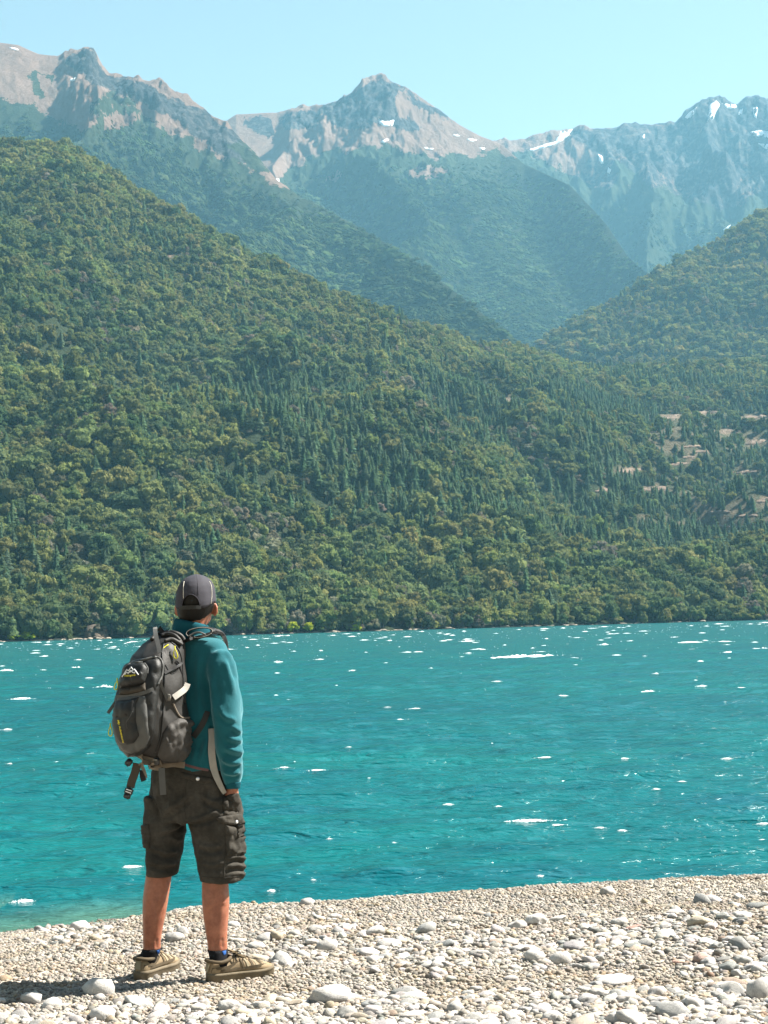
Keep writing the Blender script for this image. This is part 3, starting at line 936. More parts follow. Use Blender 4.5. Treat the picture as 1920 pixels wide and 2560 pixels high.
# far woods on the mountains: canopy of small crowns below the tree line
def far_points(sheet, n, pxlo, pxhi, cover, seed, thi=0.98):
    rng = np.random.default_rng(seed)
    P, t, area = sheet.sample(n, 0.0, thi, pxlo, pxhi, rng)
    px, py = pix(P)
    g = interp(cover, px) + 14 * fbm(px / 50, py / 50, 3, seed)
    hf = sstep(-10, 120, py - g)
    keep = rng.random(len(P)) < hf
    P, hf, N = P[keep], hf[keep], sheet.normal[keep]
    n = len(P)
    rot = np.zeros((n, 3))
    for i in range(n):
        v = Vector(N[i]) + Vector((rng.normal(0, .12), rng.normal(0, .12), .15))
        rot[i] = (v.to_track_quat('Z', 'Y') @ Matrix.Rotation(rng.random() * 6.28, 3, 'Z').to_quaternion()).to_euler()
    z = fbm(P[:, 0] / 220, P[:, 1] / 300, 3, seed + 4)
    base = np.array([0.052, 0.076, 0.031]) * (1 + 0.45 * z[:, None])
    tint = base * rng.uniform(0.6, 1.45, (n, 1)) * rng.uniform(0.92, 1.08, (n, 3))
    h = (3 + 11 * hf) * np.exp(rng.normal(0, 0.3, n)) ; w = h * rng.uniform(0.9, 1.35, n)
    return P, rot, np.stack([w, w, h * 0.62], -1), rng.integers(0, 4, n), tint
ff = [far_points(C, 9000, -1560, -290, treeC, 34), far_points(E, 7000, 2235, 3480, treeE, 35), far_points(C, 28000, -300, 1680, treeC, 31), far_points(D_, 26000, 330, 1900, treeD, 32), far_points(E, 12000, 1020, 2240, treeE, 33)]
scatter('far_forest', *[np.concatenate([f[i] for f in ff]) for i in range(5)], FARTREE)

# bright bushes at the water's edge
def shore_point(px, lift=0.15):
    Y = float(interp(SHORE, px)) - 2.0
    d = at(px, 1580, Y)
    return Vector((d.x, d.y, ZW + lift))
for k, (px, w, h, lb) in enumerate([(33, 5.5, 4.2, 'wide bright yellow-green bush on the far shore, nearest the left edge'), (70, 5, 6, 'bright yellow-green bush on the far shore just right of the wide one'),
                                    (665, 5, 4, 'low pale yellow bush at the waterline right of the hiker'), (734, 5, 7, 'tallest of the bright yellow bushes at the waterline right of the hiker'),
                                    (771, 5.5, 5.5, 'rounded bright yellow bush beside the tallest one at the waterline'), (889, 5.5, 5.5, 'olive yellow bush standing apart at the waterline under dark trees'),
                                    (1088, 5.5, 4.5, 'small yellowish bush at the waterline below the dark bank, middle of the shore'), (1545, 7, 4.5, 'pale olive bush at the dark waterline below the wooded knoll'), (1883, 8, 5.5, 'pale bush at the dark waterline near the right edge')]):
    tint = (0.32, 0.36, 0.03) if k < 6 and k != 2 else (0.2, 0.21, 0.07)
    place_tree('bush', BROAD[(k * 2) % 7], shore_point(px), (0, 0, k), (w, w, h), tint, lb, 'bush')

# dark snag of pale rock on the left hillside and the outcrop at the left shore
def boulder_mesh(name, seed, size, sub=3, rough=0.35, flat=0.0, freq=1.6):
    v0, f0 = (ICO1, ICO2, ICO3)[sub - 1]
    rr = random.Random(seed)
    off = Vector((rr.uniform(-50, 50), rr.uniform(-50, 50), rr.uniform(-50, 50)))
    V = []
    cuts = [(Vector((rr.gauss(0, 1), rr.gauss(0, 1), rr.gauss(0, 1) * 0.8)).normalized(), rr.uniform(0.55, 0.9)) for _ in range(5)]
    for v in v0:
        p = Vector(v)
        for nrm, dd in cuts:
            e = p.dot(nrm) - dd
            if e > 0:
                p = p - nrm * e * 0.8
        p = p * (1 + rough * (mnoise.fractal(Vector(v) * freq + off, 0.8, 2.1, 4)))
        V.append((p.x * size[0], p.y * size[1], p.z * size[2]))
    return mesh_of(name, V, [tuple(f) for f in f0])
s0 = shore_point(238, -1.0)
oc = empty('rock_outcrop', s0)
tag(oc, 'brown rocky outcrop dropping into the lake on the far left shore', 'rock outcrop')
for k, (dx, dy, sx, sy, sz) in enumerate([(-3.0, 9, 7.5, 8, 6.6), (2.0, 6, 4.5, 6, 3.8), (-6.5, 6, 5.5, 5, 4.2), (4.0, 4, 2.4, 3, 1.9), (-1, 3, 4.2, 3, 2.2)]):
    me = boulder_mesh('rock', 900 + k, (sx, sy, sz), 3, 0.5, freq=1.3)
    o = link('rock', me, M_OUTCROP, oc, world=False)
    o.location = (dx, dy, 0)

# ------------------------------------------------------------------ lake
def water_mesh():
    rows = np.concatenate([np.geomspace(9.0, 130, 420), np.geomspace(130.6, 1150, 160)[1:]])
    cols = np.concatenate([np.linspace(-1.3, -0.345, 70), np.linspace(-0.34, 0.34, 500), np.linspace(0.345, 1.3, 70)])
    X = rows[:, None] * cols[None, :]
    Y = np.broadcast_to(rows[:, None], X.shape)
    amp = 0.085 * sstep(10, 24, Y) + 0.012
    fade = 1 - sstep(120, 420, Y)
    wv = ridged(X / 5.5 + 0.25 * Y / 5, Y / 2.1 + 0.4 * fbm(X / 9, Y / 9, 2, 9), 3, 5, 0.45) * amp + 0.035 * fbm(X / 0.9, Y / 0.42, 2, 15) * sstep(9, 16, Y) + 0.07 * fbm(X / 16, Y / 9, 2, 18) * sstep(14, 30, Y)
    Z = ZW + wv * (0.15 + 0.85 * fade) - 0.02
    nr, nc = X.shape
    V = np.stack([X, Y, Z], -1).reshape(-1, 3)
    i = np.arange(nr - 1)[:, None]; j = np.arange(nc - 1)[None, :]
    a = i * nc + j
    F = np.stack([a, a + 1, a + nc + 1, a + nc], -1).reshape(-1, 4)
    me = bpy.data.meshes.new('lake')
    me.vertices.add(len(V)); me.vertices.foreach_set('co', V.astype(np.float32).ravel())
    me.loops.add(F.size); me.loops.foreach_set('vertex_index', F.astype(np.int32).ravel())
    me.polygons.add(len(F)); me.polygons.foreach_set('loop_start', np.arange(0, F.size, 4, dtype=np.int32))
    me.polygons.foreach_set('use_smooth', np.ones(len(F), bool))
    me.update(calc_edges=True); me.validate()
    return me, V

# ------------------------------------------------------------------ beach
def beach_z(x, y):
    x = np.asarray(x, float); y = np.asarray(y, float)
    left = sstep(-0.2, -2.6, x) if False else 1 - sstep(-2.6, -0.2, x)
    c = 10.45 - 1.9 * (1 - sstep(-2.5, -1.15, x)) - 0.8 * (1 - sstep(-4.0, -2.4, x))
    slope = 0.23 - 0.10 * (1 - sstep(-2.4, -1.3, x))
    pre = -0.13 * np.clip((y - 7.9) / (c - 7.9), 0, 1) ** 1.3 * (0.25 + 0.75 * (1 - sstep(-1.2, 2.2, x)))
    over = np.maximum(y - c, 0)
    z = pre - slope * (over - 0.35 * (1 - np.exp(-over / 0.35)))
    z = z + 0.075 * np.exp(-(((x - 1.95) / 0.55) ** 2) - (((y - 8.55) / 0.5) ** 2))
    z = z + 0.03 * np.exp(-(((y - 9.05 - 0.12 * x) / 0.28) ** 2)) * sstep(-2.2, -0.4, x)
    z = z + 0.014 * fbm(x / 0.7, y / 0.5, 3, 91) * (1 - np.exp(-((x + .85) ** 2 + (y - 7.86) ** 2) / 0.16))
    return z
nx, ny = 220, 260
gx = np.linspace(-9, 9, nx); gx = np.sign(gx) * (np.abs(gx) / 9) ** 1.5 * 9
gy = np.concatenate([np.linspace(-1.5, 5.5, 40), np.linspace(5.54, 19, ny - 40)])
GX, GY = np.meshgrid(gx, gy, indexing='ij')
GZ = beach_z(GX, GY)
V = np.stack([GX, GY, GZ], -1).reshape(-1, 3)
i = np.arange(nx - 1)[:, None]; j = np.arange(ny - 1)[None, :]
a = i * ny + j
F = np.stack([a, a + ny, a + ny + 1, a + 1], -1).reshape(-1, 4)
beach = tag(link('beach', mesh_of('beach', V, F.tolist()), M_GRAVEL), kind='structure')

def gz(x, y):
    return float(beach_z(np.array([x]), np.array([y]))[0])
def on_beach(px, py):
    """where the line of sight through a pixel meets the beach"""
    d = ray(px, py)
    Y = 5.5
    prev = None
    while Y < 16:
        p = EYE + d * (Y / d.y)
        h = p.z - gz(p.x, p.y)
        if h <= 0:
            if prev is None: return p
            a, b = prev
            q = a + (Y - a) * b / (b - h)
            return EYE + d * (q / d.y)
        prev = (Y, h)
        Y += 0.04
    return EYE + d * (10 / d.y)

STONES = []
for k in range(12):
    rr = random.Random(k)
    STONES.append(as_mesh('stone', *(lambda m: (np.array([v.co for v in m.vertices]), [tuple(p.vertices) for p in m.polygons]))(boulder_mesh('tmp', 700 + k, (1, rr.uniform(.68, .95), rr.uniform(.42, .72)), 3 if k < 6 else 2, 0.2 + 0.1 * (k % 3), freq=1.0)), [M_STONE]))
PEBBLES = []
for k in range(10):
    rr = random.Random(k + 40)
    PEBBLES.append(as_mesh('pebble', *(lambda m: (np.array([v.co for v in m.vertices]), [tuple(p.vertices) for p in m.polygons]))(boulder_mesh('tmp', 800 + k, (1, rr.uniform(.65, .95), rr.uniform(.4, .75)), 1 if k < 6 else 2, 0.22, freq=0.9)), [M_STONE]))

def stone_tint(n, rng):
    base = np.array([[0.40, 0.38, 0.355], [0.34, 0.33, 0.318], [0.46, 0.44, 0.415], [0.27, 0.265, 0.26], [0.38, 0.33, 0.26], [0.32, 0.25, 0.21], [0.2, 0.205, 0.2]])
    k = rng.choice(7, n, p=[.28, .22, .2, .12, .09, .03, .06])
    return base[k] * rng.uniform(0.85, 1.12, (n, 1)) * rng.uniform(0.97, 1.03, (n, 3))

def cobbleness(px, py):
    j = 18 * fbm(px / 160, py / 40, 3, 44)
    q = py + j
    hor = 1565 + (960 - px) * 0.027
    d = q - hor
    band = np.exp(-((d - 800 + 25 * np.sin(px / 260)) / 62) ** 2) * sstep(520, 760, px)
    low = sstep(895, 950, d) * (1 - 0.25 * np.sin(px / 170))
    right = sstep(1640, 1820, px) * sstep(2250, 2310, q)
    leftb = np.exp(-((px - 210) / 120) ** 2 - ((q - 2330) / 38) ** 2) * 0.8
    return np.clip(np.maximum.reduce([band * 0.85, low * 0.9, right * 0.9, leftb]), 0.02, 1)

rng = np.random.default_rng(5)
# fine gravel
def beach_cloud(n, xr, yr):
    y = yr[0] + (yr[1] - yr[0]) * rng.random(n) ** 1.15
    x = (rng.random(n) * 2 - 1) * (xr * (0.32 * y / 1.0))
    return x, y
n = 175000
x, y = beach_cloud(n, 0.95, (5.7, 15.0))
z = beach_z(x, y)
ok = (z > ZW - 0.05) & ((y < 11.6) | (x < -0.9) | (rng.random(n) < 0.3))
x, y, z = x[ok], y[ok], z[ok]; n = len(x)
px, py = pix(np.stack([x, y, z], -1))
cob = cobbleness(px, py)
s = np.exp(rng.normal(-4.72, 0.36, n)) * (1 + 0.35 * cob)
fine = sstep(1150, 1900, px) * (1 - sstep(2245, 2285, py))
s = s * (1 - 0.15 * fine)
gt = stone_tint(n, rng) * np.array([0.80, 0.765, 0.715])
browner = sstep(-0.2, 0.5, fbm(x / 0.8, y / 0.6, 3, 3))[:, None]
gt = gt * (1 - browner * np.array([0.10, 0.15, 0.22]))
gt = gt * (1 - 0.5 * (1 - sstep(ZW + 0.02, ZW + 0.13, z)))[:, None]
gp = np.stack([x, y, z + s * 0.18], -1)
gr = np.stack([rng.normal(0, .35, n), rng.normal(0, .35, n), rng.random(n) * 6.28], -1)
scatter('gravel', gp, gr, np.repeat(s[:, None], 3, 1), rng.integers(0, 10, n), gt, PEBBLES)

# cobbles: the largest as stones of their own, the rest as one mass
n = 30000
x, y = beach_cloud(n, 0.95, (5.9, 14.2))
z = beach_z(x, y)
px, py = pix(np.stack([x, y, z], -1))
cob = cobbleness(px, py)
ok = (z > ZW - 0.02) & (rng.random(n) < cob ** 2.0) & ((y < 11.2) | (x < -0.9))
x, y, z, px, py, cob = [q[ok] for q in (x, y, z, px, py, cob)]
n = len(x)
s = np.clip(np.exp(rng.normal(-4.02, 0.46, n)), 0.011, 0.07)
# keep clear of the boots
def shoe_clear(x, y, s):
    m = np.ones(len(x), bool)
    for (ax, ay, bx, by) in ((-1.15, 7.81, -1.0, 8.12), (-0.83, 7.72, -0.54, 7.92)):
        t = np.clip(((x - ax) * (bx - ax) + (y - ay) * (by - ay)) / ((bx - ax) ** 2 + (by - ay) ** 2), 0, 1)
        m &= np.hypot(x - ax - t * (bx - ax), y - ay - t * (by - ay)) > 0.08 + s
    return m
NOTE = [  # (px, py, half width in px, flatness, tone, label)
 (770, 2256, 18, .6, .46, 'grey stone alone on the gravel crest beside the water, right of the hiker'),
 (205, 2319, 26, .55, .62, 'large white stone at the top of the slope above the wet shore edge'),
 (145, 2349, 15, .55, .6, 'pale stone in the pair on the slope below the large white one'),
 (160, 2356, 14, .6, .5, 'greyer stone of the pair on the slope below the large white one'),
 (229, 2300, 10, .7, .52, 'small upright pale stone on the crest above the large white one'),
 (437, 2345, 22, .6, .42, 'rounded grey stone directly behind and between the two calves'),
 (455, 2330, 14, .9, .56, 'pale pointed stone leaning on the grey one between the calves'),
 (583, 2312, 16, .7, .6, 'angular whitish stone just behind the calf on the hiker right side'),
 (252, 2474, 40, .65, .6, 'big whitish pyramid shaped stone on gravel behind the left shoe heel'),
 (81, 2497, 29, .7, .48, 'tall grey stone in the pile near the lower left corner'),
 (127, 2511, 27, .72, .66, 'smooth white egg shaped stone in the pile near the lower left corner'),
 (247, 2494, 14, .8, .4, 'small dark stone leaning in front of the whitish pyramid stone'),
 (260, 2535, 31, .62, .58, 'large rounded pale stone at the bottom edge below the left shoe'),
 (839, 2491, 54, .46, .5, 'largest flat grey stone with a dark end, alone on gravel right of the shoes'),
 (570, 2517, 26, .62, .55, 'pale rounded stone below the right shoe toe'),
 (521, 2549, 24, .6, .52, 'grey stone cut by the bottom edge below the right shoe'),
 (472, 2506, 20, .5, .6, 'flat white stone under the right shoe heel'),
 (642, 2367, 20, .55, .58, 'white stone at the near end of the cobble band by the right shoe'),
 (660, 2346, 18, .6, .5, 'rounded grey stone above the shoelaces of the right shoe'),
 (758, 2387, 17, .75, .6, 'upright pale stone at the front of the cobble band'),
 (822, 2366, 27, .6, .52, 'big grey block in the middle of the cobble band'),
 (784, 2356, 21, .55, .62, 'white stone touching the grey block in the cobble band'),
 (937, 2327, 28, .5, .62, 'long white stone at the back of the cobble band'),
 (932, 2399, 15, .85, .62, 'round white stone low at the front of the cobble band'),
 (921, 2380, 26, .4, .56, 'flat pale stone just above the round white one in the cobble band'),
 (1521, 2230, 20, .6, .46, 'grey stone alone near the top of the gravel crest at the water'),
 (1339, 2302, 25, .62, .66, 'bright white pointed stone in the upper cobble row'),
 (1293, 2312, 24, .6, .56, 'creamy stone left beside the bright white pointed one'),
 (1394, 2296, 21, .45, .58, 'pale low stone right beside the bright white pointed one'),
 (1550, 2306, 19, .55, .54, 'pinkish grey stone at the right end of the upper cobble row'),
 (1614, 2358, 22, .5, .45, 'half buried grey domed stone on smooth pale gravel'),
 (1336, 2390, 25, .85, .6, 'rounded white boulder standing in the middle cobbles'),
 (1403, 2399, 28, .6, .54, 'broad grey stone right of the white boulder in the middle cobbles'),
 (1139, 2381, 24, .6, .42, 'dark grey humped stone at the left of the middle cobbles'),
 (1107, 2393, 13, .9, .5, 'small upright stone beside the dark humped one'),
 (1272, 2354, 22, .45, .44, 'flat mid grey stone behind the white boulder'),
 (1320, 2372, 42, .22, .56, 'long flat slab behind the white boulder'),
 (1539, 2451, 44, .3, .66, 'long flat white slab lying in the near gravel'),
 (1500, 2447, 16, .5, .5, 'grey stone at the left tip of the long white slab'),
 (1298, 2474, 26, .25, .64, 'thin white flake on the gravel below the middle cobbles'),
 (1191, 2471, 15, .65, .62, 'small round white stone on the gravel below the dark humped one'),
 (1695, 2406, 15, .45, (.5, .33, .27), 'reddish stone among pale cobbles right of the middle'),
 (1585, 2319, 22, .22, (.42, .24, .2), 'flat dark red stone in the upper cobble row'),
 (1897, 2424, 19, .8, .54, 'pale round stone on the heap at the right edge'),
 (1903, 2478, 32, .95, .52, 'tall grey block cut by the right edge'),
 (1842, 2434, 13, 1.0, .5, 'upright narrow stone on the heap near the right edge'),
 (1686, 2517, 24, .6, .6, 'pale stone near the bottom right, topped by a dark pebble'),
 (1688, 2492, 11, .5, .3, 'dark greenish pebble above the pale stone near the bottom right'),
 (1139, 2519, 20, .8, .5, 'grey stone with a small round one on top, near the bottom middle'),
 (1140, 2502, 10, .9, .56, 'small round stone on top of the grey one near the bottom middle'),
 (1377, 2545, 24, .65, .58, 'white stone cut by the bottom edge, right of the middle'),
 (1536, 2547, 26, .7, .62, 'rounded cream stone at the bottom edge between the middle and the right corner'),
 (1480, 2290, 15, .4, (.55, .42, .3), 'tan stone at the back of the upper cobble row'),
 (1860, 2290, 24, .4, .6, 'pale flat stone on the gravel slope near the right edge'),
]
def place_stone(px, py, hw, flat, tone, label, group=None, seed=0):
    p = on_beach(px, py + hw * flat * 0.5)
    r = hw / (FPX / p.y)
    col = tone if isinstance(tone, tuple) else (tone * .78, tone * 0.755, tone * 0.72)
    rr = random.Random(seed)
    o = bpy.data.objects.new('stone', STONES[seed % 12])
    COL.objects.link(o)
    o.location = (p.x, p.y, gz(p.x, p.y) + r * flat * 0.42)
    o.scale = (r * 1.1, r * 1.15, r * flat * 1.75)
    o.rotation_euler = (rr.uniform(-.12, .12), rr.uniform(-.15, .15), rr.uniform(-.5, .5))
    o['tint'] = [float(c) for c in col]
    tag(o, label, 'stone', group)
for k, q in enumerate(NOTE):
    place_stone(*q, seed=k)
ok = shoe_clear(x, y, s)
for q in NOTE:
    ok &= (np.hypot((px - q[0]) / 1.2, (py - q[1] - q[2] * q[3] * .4) / (0.8 * q[3] + .15)) > q[2] * 0.9)
x, y, z, s, px, py, cob = [q[ok] for q in (x, y, z, s, px, py, cob)]
n = len(x)
ct = stone_tint(n, rng)
cr = np.stack([rng.normal(0, .22, n), rng.normal(0, .22, n), rng.random(n) * 6.28], -1)
cs = np.stack([s * rng.uniform(.9, 1.35, n), s, s * rng.uniform(.6, 1.05, n)], -1)
cp = np.stack([x, y, z + s * 0.16], -1)
ck = rng.integers(0, 12, n)
vis = (px > 0) & (px < 1920) & (py < 2560) & ((y < 10.6) | (x < -1))
order = np.argsort(-(np.where(vis, s / y, 0)))
big = order[:300 - len(NOTE)]
SHORT = ['the grey stone on the crest', 'the large white slope stone', 'the slope pair', 'the slope pair', 'the upright crest stone', 'the grey stone between the calves', 'the grey stone between the calves', 'the whitish stone behind the right calf', 'the whitish pyramid stone', 'the tall grey corner stone', 'the white egg shaped stone', 'the whitish pyramid stone', 'the large rounded bottom stone', 'the largest flat grey stone', 'the pale stone under the right toe', 'the grey stone cut by the bottom edge', 'the flat white stone under the heel', 'the white stone by the right shoe', 'the grey stone above the laces', 'the upright stone of the cobble band', 'the big grey block of the cobble band', 'the big grey block of the cobble band', 'the long white stone of the cobble band', 'the round white stone of the cobble band', 'the flat stone of the cobble band', 'the lone crest stone by the water', 'the bright white pointed stone', 'the creamy stone of the upper row', 'the bright white pointed stone', 'the pinkish grey stone', 'the half buried dome', 'the white boulder', 'the broad grey stone', 'the dark humped stone', 'the dark humped stone', 'the flat grey stone behind the boulder', 'the long slab behind the boulder', 'the long white slab', 'the long white slab', 'the thin white flake', 'the small round white stone', 'the reddish stone', 'the flat dark red stone', 'the pale round stone at the right edge', 'the tall grey block at the right edge', 'the upright narrow stone', 'the pale stone with a dark pebble on it', 'the pale stone with a dark pebble on it', 'the stacked pair of stones', 'the stacked pair of stones', 'the white stone cut by the bottom edge', 'the rounded cream stone at the bottom', 'the tan stone', 'the pale flat slope stone']
def stone_words(px, py, t, s):
    tone = 'pale' if t.mean() > 0.40 else ('tan' if t[0] > t[2] * 1.25 else 'dark grey' if t.mean() < 0.29 else 'grey')
    d2 = [((px - q[0]) ** 2 + (2 * (py - q[1])) ** 2) for q in NOTE]
    k = int(np.argmin(d2)); q = NOTE[k]
    dx, dy = px - q[0], 2 * (py - q[1])
    far = 'just ' if d2[k] < (q[2] * 2.2) ** 2 else ('some way ' if d2[k] > 110 ** 2 else '')
    side = ('right of ' if dx > 0 else 'left of ') if abs(dx) > 1.3 * abs(dy) else ('in front of ' if dy > 0 else 'behind ') if abs(dy) > 1.3 * abs(dx) else ('in front and ' if dy > 0 else 'behind and ') + ('right of ' if dx > 0 else 'left of ')
    if len((tone + ' ' + far + side + SHORT[k]).split()) > 13: far = ''
    if len((tone + ' ' + far + side + SHORT[k]).split()) > 12: far = ''
    if len((tone + ' ' + side + SHORT[k]).split()) > 13: return tone + ' stone ' + side + SHORT[k]
    return ('big ' if s > .036 else 'small ' if s < .026 else '') + tone + ' stone ' + far + side + SHORT[k]
for i in big:
    o = bpy.data.objects.new('stone', STONES[ck[i]])
    COL.objects.link(o)
    o.location = cp[i]; o.rotation_euler = cr[i]; o.scale = cs[i]
    o['tint'] = [float(c) for c in ct[i]]
    lb = stone_words(px[i], py[i], ct[i], s[i])
    tag(o, lb, 'stone', 'stones: ' + lb)
m = np.ones(n, bool); m[big] = False
scatter('cobbles', cp[m], cr[m], cs[m], ck[m], ct[m], STONES)

# ------------------------------------------------------------------ lake and its whitecaps
wm, WV = water_mesh()
wa = wm.attributes.new('shallow', 'FLOAT', 'POINT')
dep = WV[:, 2] - np.where(WV[:, 1] < 19, beach_z(WV[:, 0], np.minimum(WV[:, 1], 19)), -9)
wa.data.foreach_set('value', (0.6 * (1 - sstep(0.0, 0.24, dep))).astype(np.float32))
lake = tag(link('lake', wm, M_WATER), kind='structure')

def foam_mesh(seed, lumps=70, rs=1.0):
    """a broken crest: many small irregular blobs of foam strung along a line, thick in the middle"""
    rr = np.random.default_rng(seed)
    V, F = [], []; nv = 0
    bend = rr.uniform(-.5, .5)
    for k in range(lumps):
        u = np.clip(rr.normal(.15, .33), -1, 1) if k % 3 else np.clip(rr.normal(0, .6), -1.3, 1.3)
        core = max(0.0, 1 - abs(u) ** 1.5)
        v = rr.normal(0, .10 + .22 * core) + bend * u * u * .6
        r = (rr.uniform(.02, .05) + .06 * core * rr.random()) * rs
        h = (0.15 + 0.7 * core * rr.random()) * (1 - min(1, abs(v) * .8))
        q = ICO1[0] * np.array([r * rr.uniform(1.0, 2.6), r * rr.uniform(.8, 1.6), max(.10, h)]) * (1 + .25 * rr.standard_normal((len(ICO1[0]), 1)))
        V.append(q + np.array([u, v, 0])); F += [tuple(t + nv) for t in ICO1[1]]; nv += len(q)
    return as_mesh('whitecap', np.concatenate(V), F, [M_FOAM])
FOAMS = [foam_mesh(k, 90, .7) for k in range(9)]
NEARFOAM = [foam_mesh(30 + k, 230, .36) for k in range(5)]
CAPS = [(1318, 1641, 118, 7), (1120, 1895, 47, 7), (1310, 2056, 70, 6), (1365, 1897, 28, 3), (710, 1938, 20, 4), (790, 1940, 30, 2), (188, 1667, 24, 5), (262, 1714, 28, 9), (117, 1721, 28, 4), (16, 1676, 20, 6), (55, 1746, 34, 5), (18, 1829, 15, 3), (201, 1716, 10, 3), (110, 1639, 16, 3), (100, 1712, 12, 2),
        (1620, 1730, 24, 5), (1755, 1719, 16, 4), (1787, 1819, 13, 4), (1405, 1741, 18, 3), (1910, 2053, 22, 3), (60, 2246, 38, 6), (325, 2172, 34, 4), (1037, 1774, 18, 3), (695, 1656, 16, 4), (870, 1676, 9, 4), (800, 1648, 14, 2), (840, 1720, 10, 3), (690, 1738, 7, 3), (805, 1762, 10, 3), (1510, 1611, 14, 4), (1720, 1604, 40, 3), (1805, 1603, 28, 2), (1910, 1620, 16, 5), (1820, 1629, 15, 4), (1170, 1602, 22, 3), (1195, 1623, 22, 2), (1045, 1630, 14, 2), (1155, 1644, 12, 2), (1432, 1647, 18, 2), (1750, 1655, 11, 3), (1240, 1704, 14, 2), (1245, 1710, 10, 2), (1210, 1702, 12, 2), (1850, 1721, 22, 2), (620, 1790, 8, 3), (679, 2221, 14, 3), (1690, 1592, 24, 2), (1640, 1683, 8, 3), (1540, 1640, 14, 2), (1000, 1801, 10, 2), (1120, 2005, 16, 2), (1245, 1999, 12, 3), (1500, 2004, 20, 3), (1640, 1972, 10, 3), (1705, 1960, 14, 3), (1815, 1890, 18, 3), (1560, 1898, 14, 3), (500, 2112, 10, 3), (120, 2005, 14, 2), (195, 1892, 14, 2), (232, 1891, 18, 2), (1350, 2182, 12, 2), (1470, 2183, 10, 2), (1390, 2060, 22, 2), (1500, 2061, 16, 2), (1555, 2066, 14, 2)]
LT = BVHTree.FromPolygons(WV.tolist(), [tuple(q.vertices) for q in wm.polygons])
def on_lake(px, py):
    p = ground(px, py, ZW + 0.03)
    h = LT.ray_cast(Vector((p.x, p.y, 5)), Vector((0, 0, -1)))
    if h[0] is not None: p.z = h[0].z
    return p
rr = np.random.default_rng(77)
for k, (x0, y0, hw, hh) in enumerate(CAPS):
    p = on_lake(x0, y0 + hh * 0.5)
    sc = p.y / FPX
    o = bpy.data.objects.new('whitecap', NEARFOAM[k % 5] if p.y < 45 else FOAMS[k % 9]); COL.objects.link(o)
    o.parent = lake
    o.location = (p.x, p.y, p.z)
    o.scale = (hw * sc, max(0.12, hw * sc * 0.45), hh * 1.25 * sc)
    o.rotation_euler.z = rr.uniform(-.15, .15) + 0.1
# lesser crests: many more flecks, denser towards the far shore
cnt = 0
while cnt < 175:
    x0 = rr.uniform(-40, 1960); hor = 1565 + (960 - x0) * 0.027
    d = 14 + 640 * rr.random() ** 4.4
    y0 = hor + d
    p = on_lake(x0, y0)
    if p.y < 13 or p.y > 640 or (p.y < 90 and rr.random() < .85): continue
    sc = p.y / FPX
    hw = rr.uniform(4, 15) * (1.1 if d < 120 else 0.7)
    o = bpy.data.objects.new('whitecap', NEARFOAM[rr.integers(5)] if p.y < 60 else FOAMS[rr.integers(9)]); COL.objects.link(o)
    o.parent = lake
    o.location = (p.x, p.y, p.z)
    o.scale = (hw * sc, max(0.05, hw * sc * 0.4), rr.uniform(1.1, 2.5) * sc)
    o.rotation_euler.z = rr.uniform(-.25, .25) + 0.1
    cnt += 1

# flecks too small to count, as one scatter
n = 2400
fx = rr.uniform(-60, 1980, n); fd = 12 + 660 * rr.random(n) ** 3.4
fy = 1565 + (960 - fx) * 0.027 + fd
FP, FS, FR = [], [], []
clump = fbm(fx / 120, fd / 30, 3, 8)
for a, b, c in zip(fx, fy, clump):
    p = on_lake(a, b)
    if p.y < 13 or p.y > 700 or (c < 0.05 and p.y < 120): continue
    sc = p.y / FPX
    hw = rr.uniform(0.8, 2.6)
    FP.append((p.x, p.y, p.z)); FS.append((hw * sc, hw * sc * 0.6, rr.uniform(0.6, 1.3) * sc)); FR.append((0, 0, rr.uniform(-.5, .5)))
n = len(FP)
fo = scatter('foam_flecks', FP, FR, FS, rr.integers(0, 4, n), np.ones((n, 3)), [foam_mesh(50 + k, 9) for k in range(4)])
fo.parent = lake

# boulders and drift along the foot of the far shore
n = 420
sx = rr.uniform(-200, 2120, n)
RP, RS, RR, RT = [], [], [], []
for a in sx:
    d = interp(SHORE, a); q = at(a, 1580, float(d) + rr.uniform(-2.5, 1.0))
    w = rr.uniform(.5, 1.6) * (1.5 if rr.random() < .08 else 1)
    RP.append((q.x, q.y, ZW + rr.uniform(-.2, .35))); RS.append((w * 1.6, w, w * .7)); RR.append((0, 0, rr.uniform(0, 6.3)))
    RT.append(np.array([.2, .17, .135]) * rr.uniform(.5, 1.5) * (1.3 if a < 330 else .8))
scatter('shore_rocks', RP, RR, RS, rr.integers(0, 12, n), RT, STONES)

# ------------------------------------------------------------------ haze
def haze_box():
    x0, x1, y0, y1 = -6200.0, 6200.0, -60.0, 11500.0
    z0 = min(float(s.Z.min()) for s in (A, B, C, D_, E)) - 20
    z1 = max(float(s.Z.max()) for s in (A, B, C, D_, E)) + 60
    V = [(x, y, z) for x in (x0, x1) for y in (y0, y1) for z in (z0, z1)]
    F = [(0, 1, 3, 2), (4, 6, 7, 5), (0, 4, 5, 1), (2, 3, 7, 6), (0, 2, 6, 4), (1, 5, 7, 3)]
    me = mesh_of('haze', V, F, False)
    m = bpy.data.materials.new('haze'); m.use_nodes = True
    nt = m.node_tree; nt.nodes.clear()
    out = nt.nodes.new('ShaderNodeOutputMaterial'); pv = nt.nodes.new('ShaderNodeVolumePrincipled')
    pv.inputs['Color'].default_value = (0.33, 0.74, 1.0, 1)
    pv.inputs['Density'].default_value = 0.00005
    pv.inputs['Anisotropy'].default_value = 0.15
    nt.links.new(pv.outputs[0], out.inputs['Volume'])
    o = link('haze', me, m)
    tag(o, kind='stuff')
haze_box()

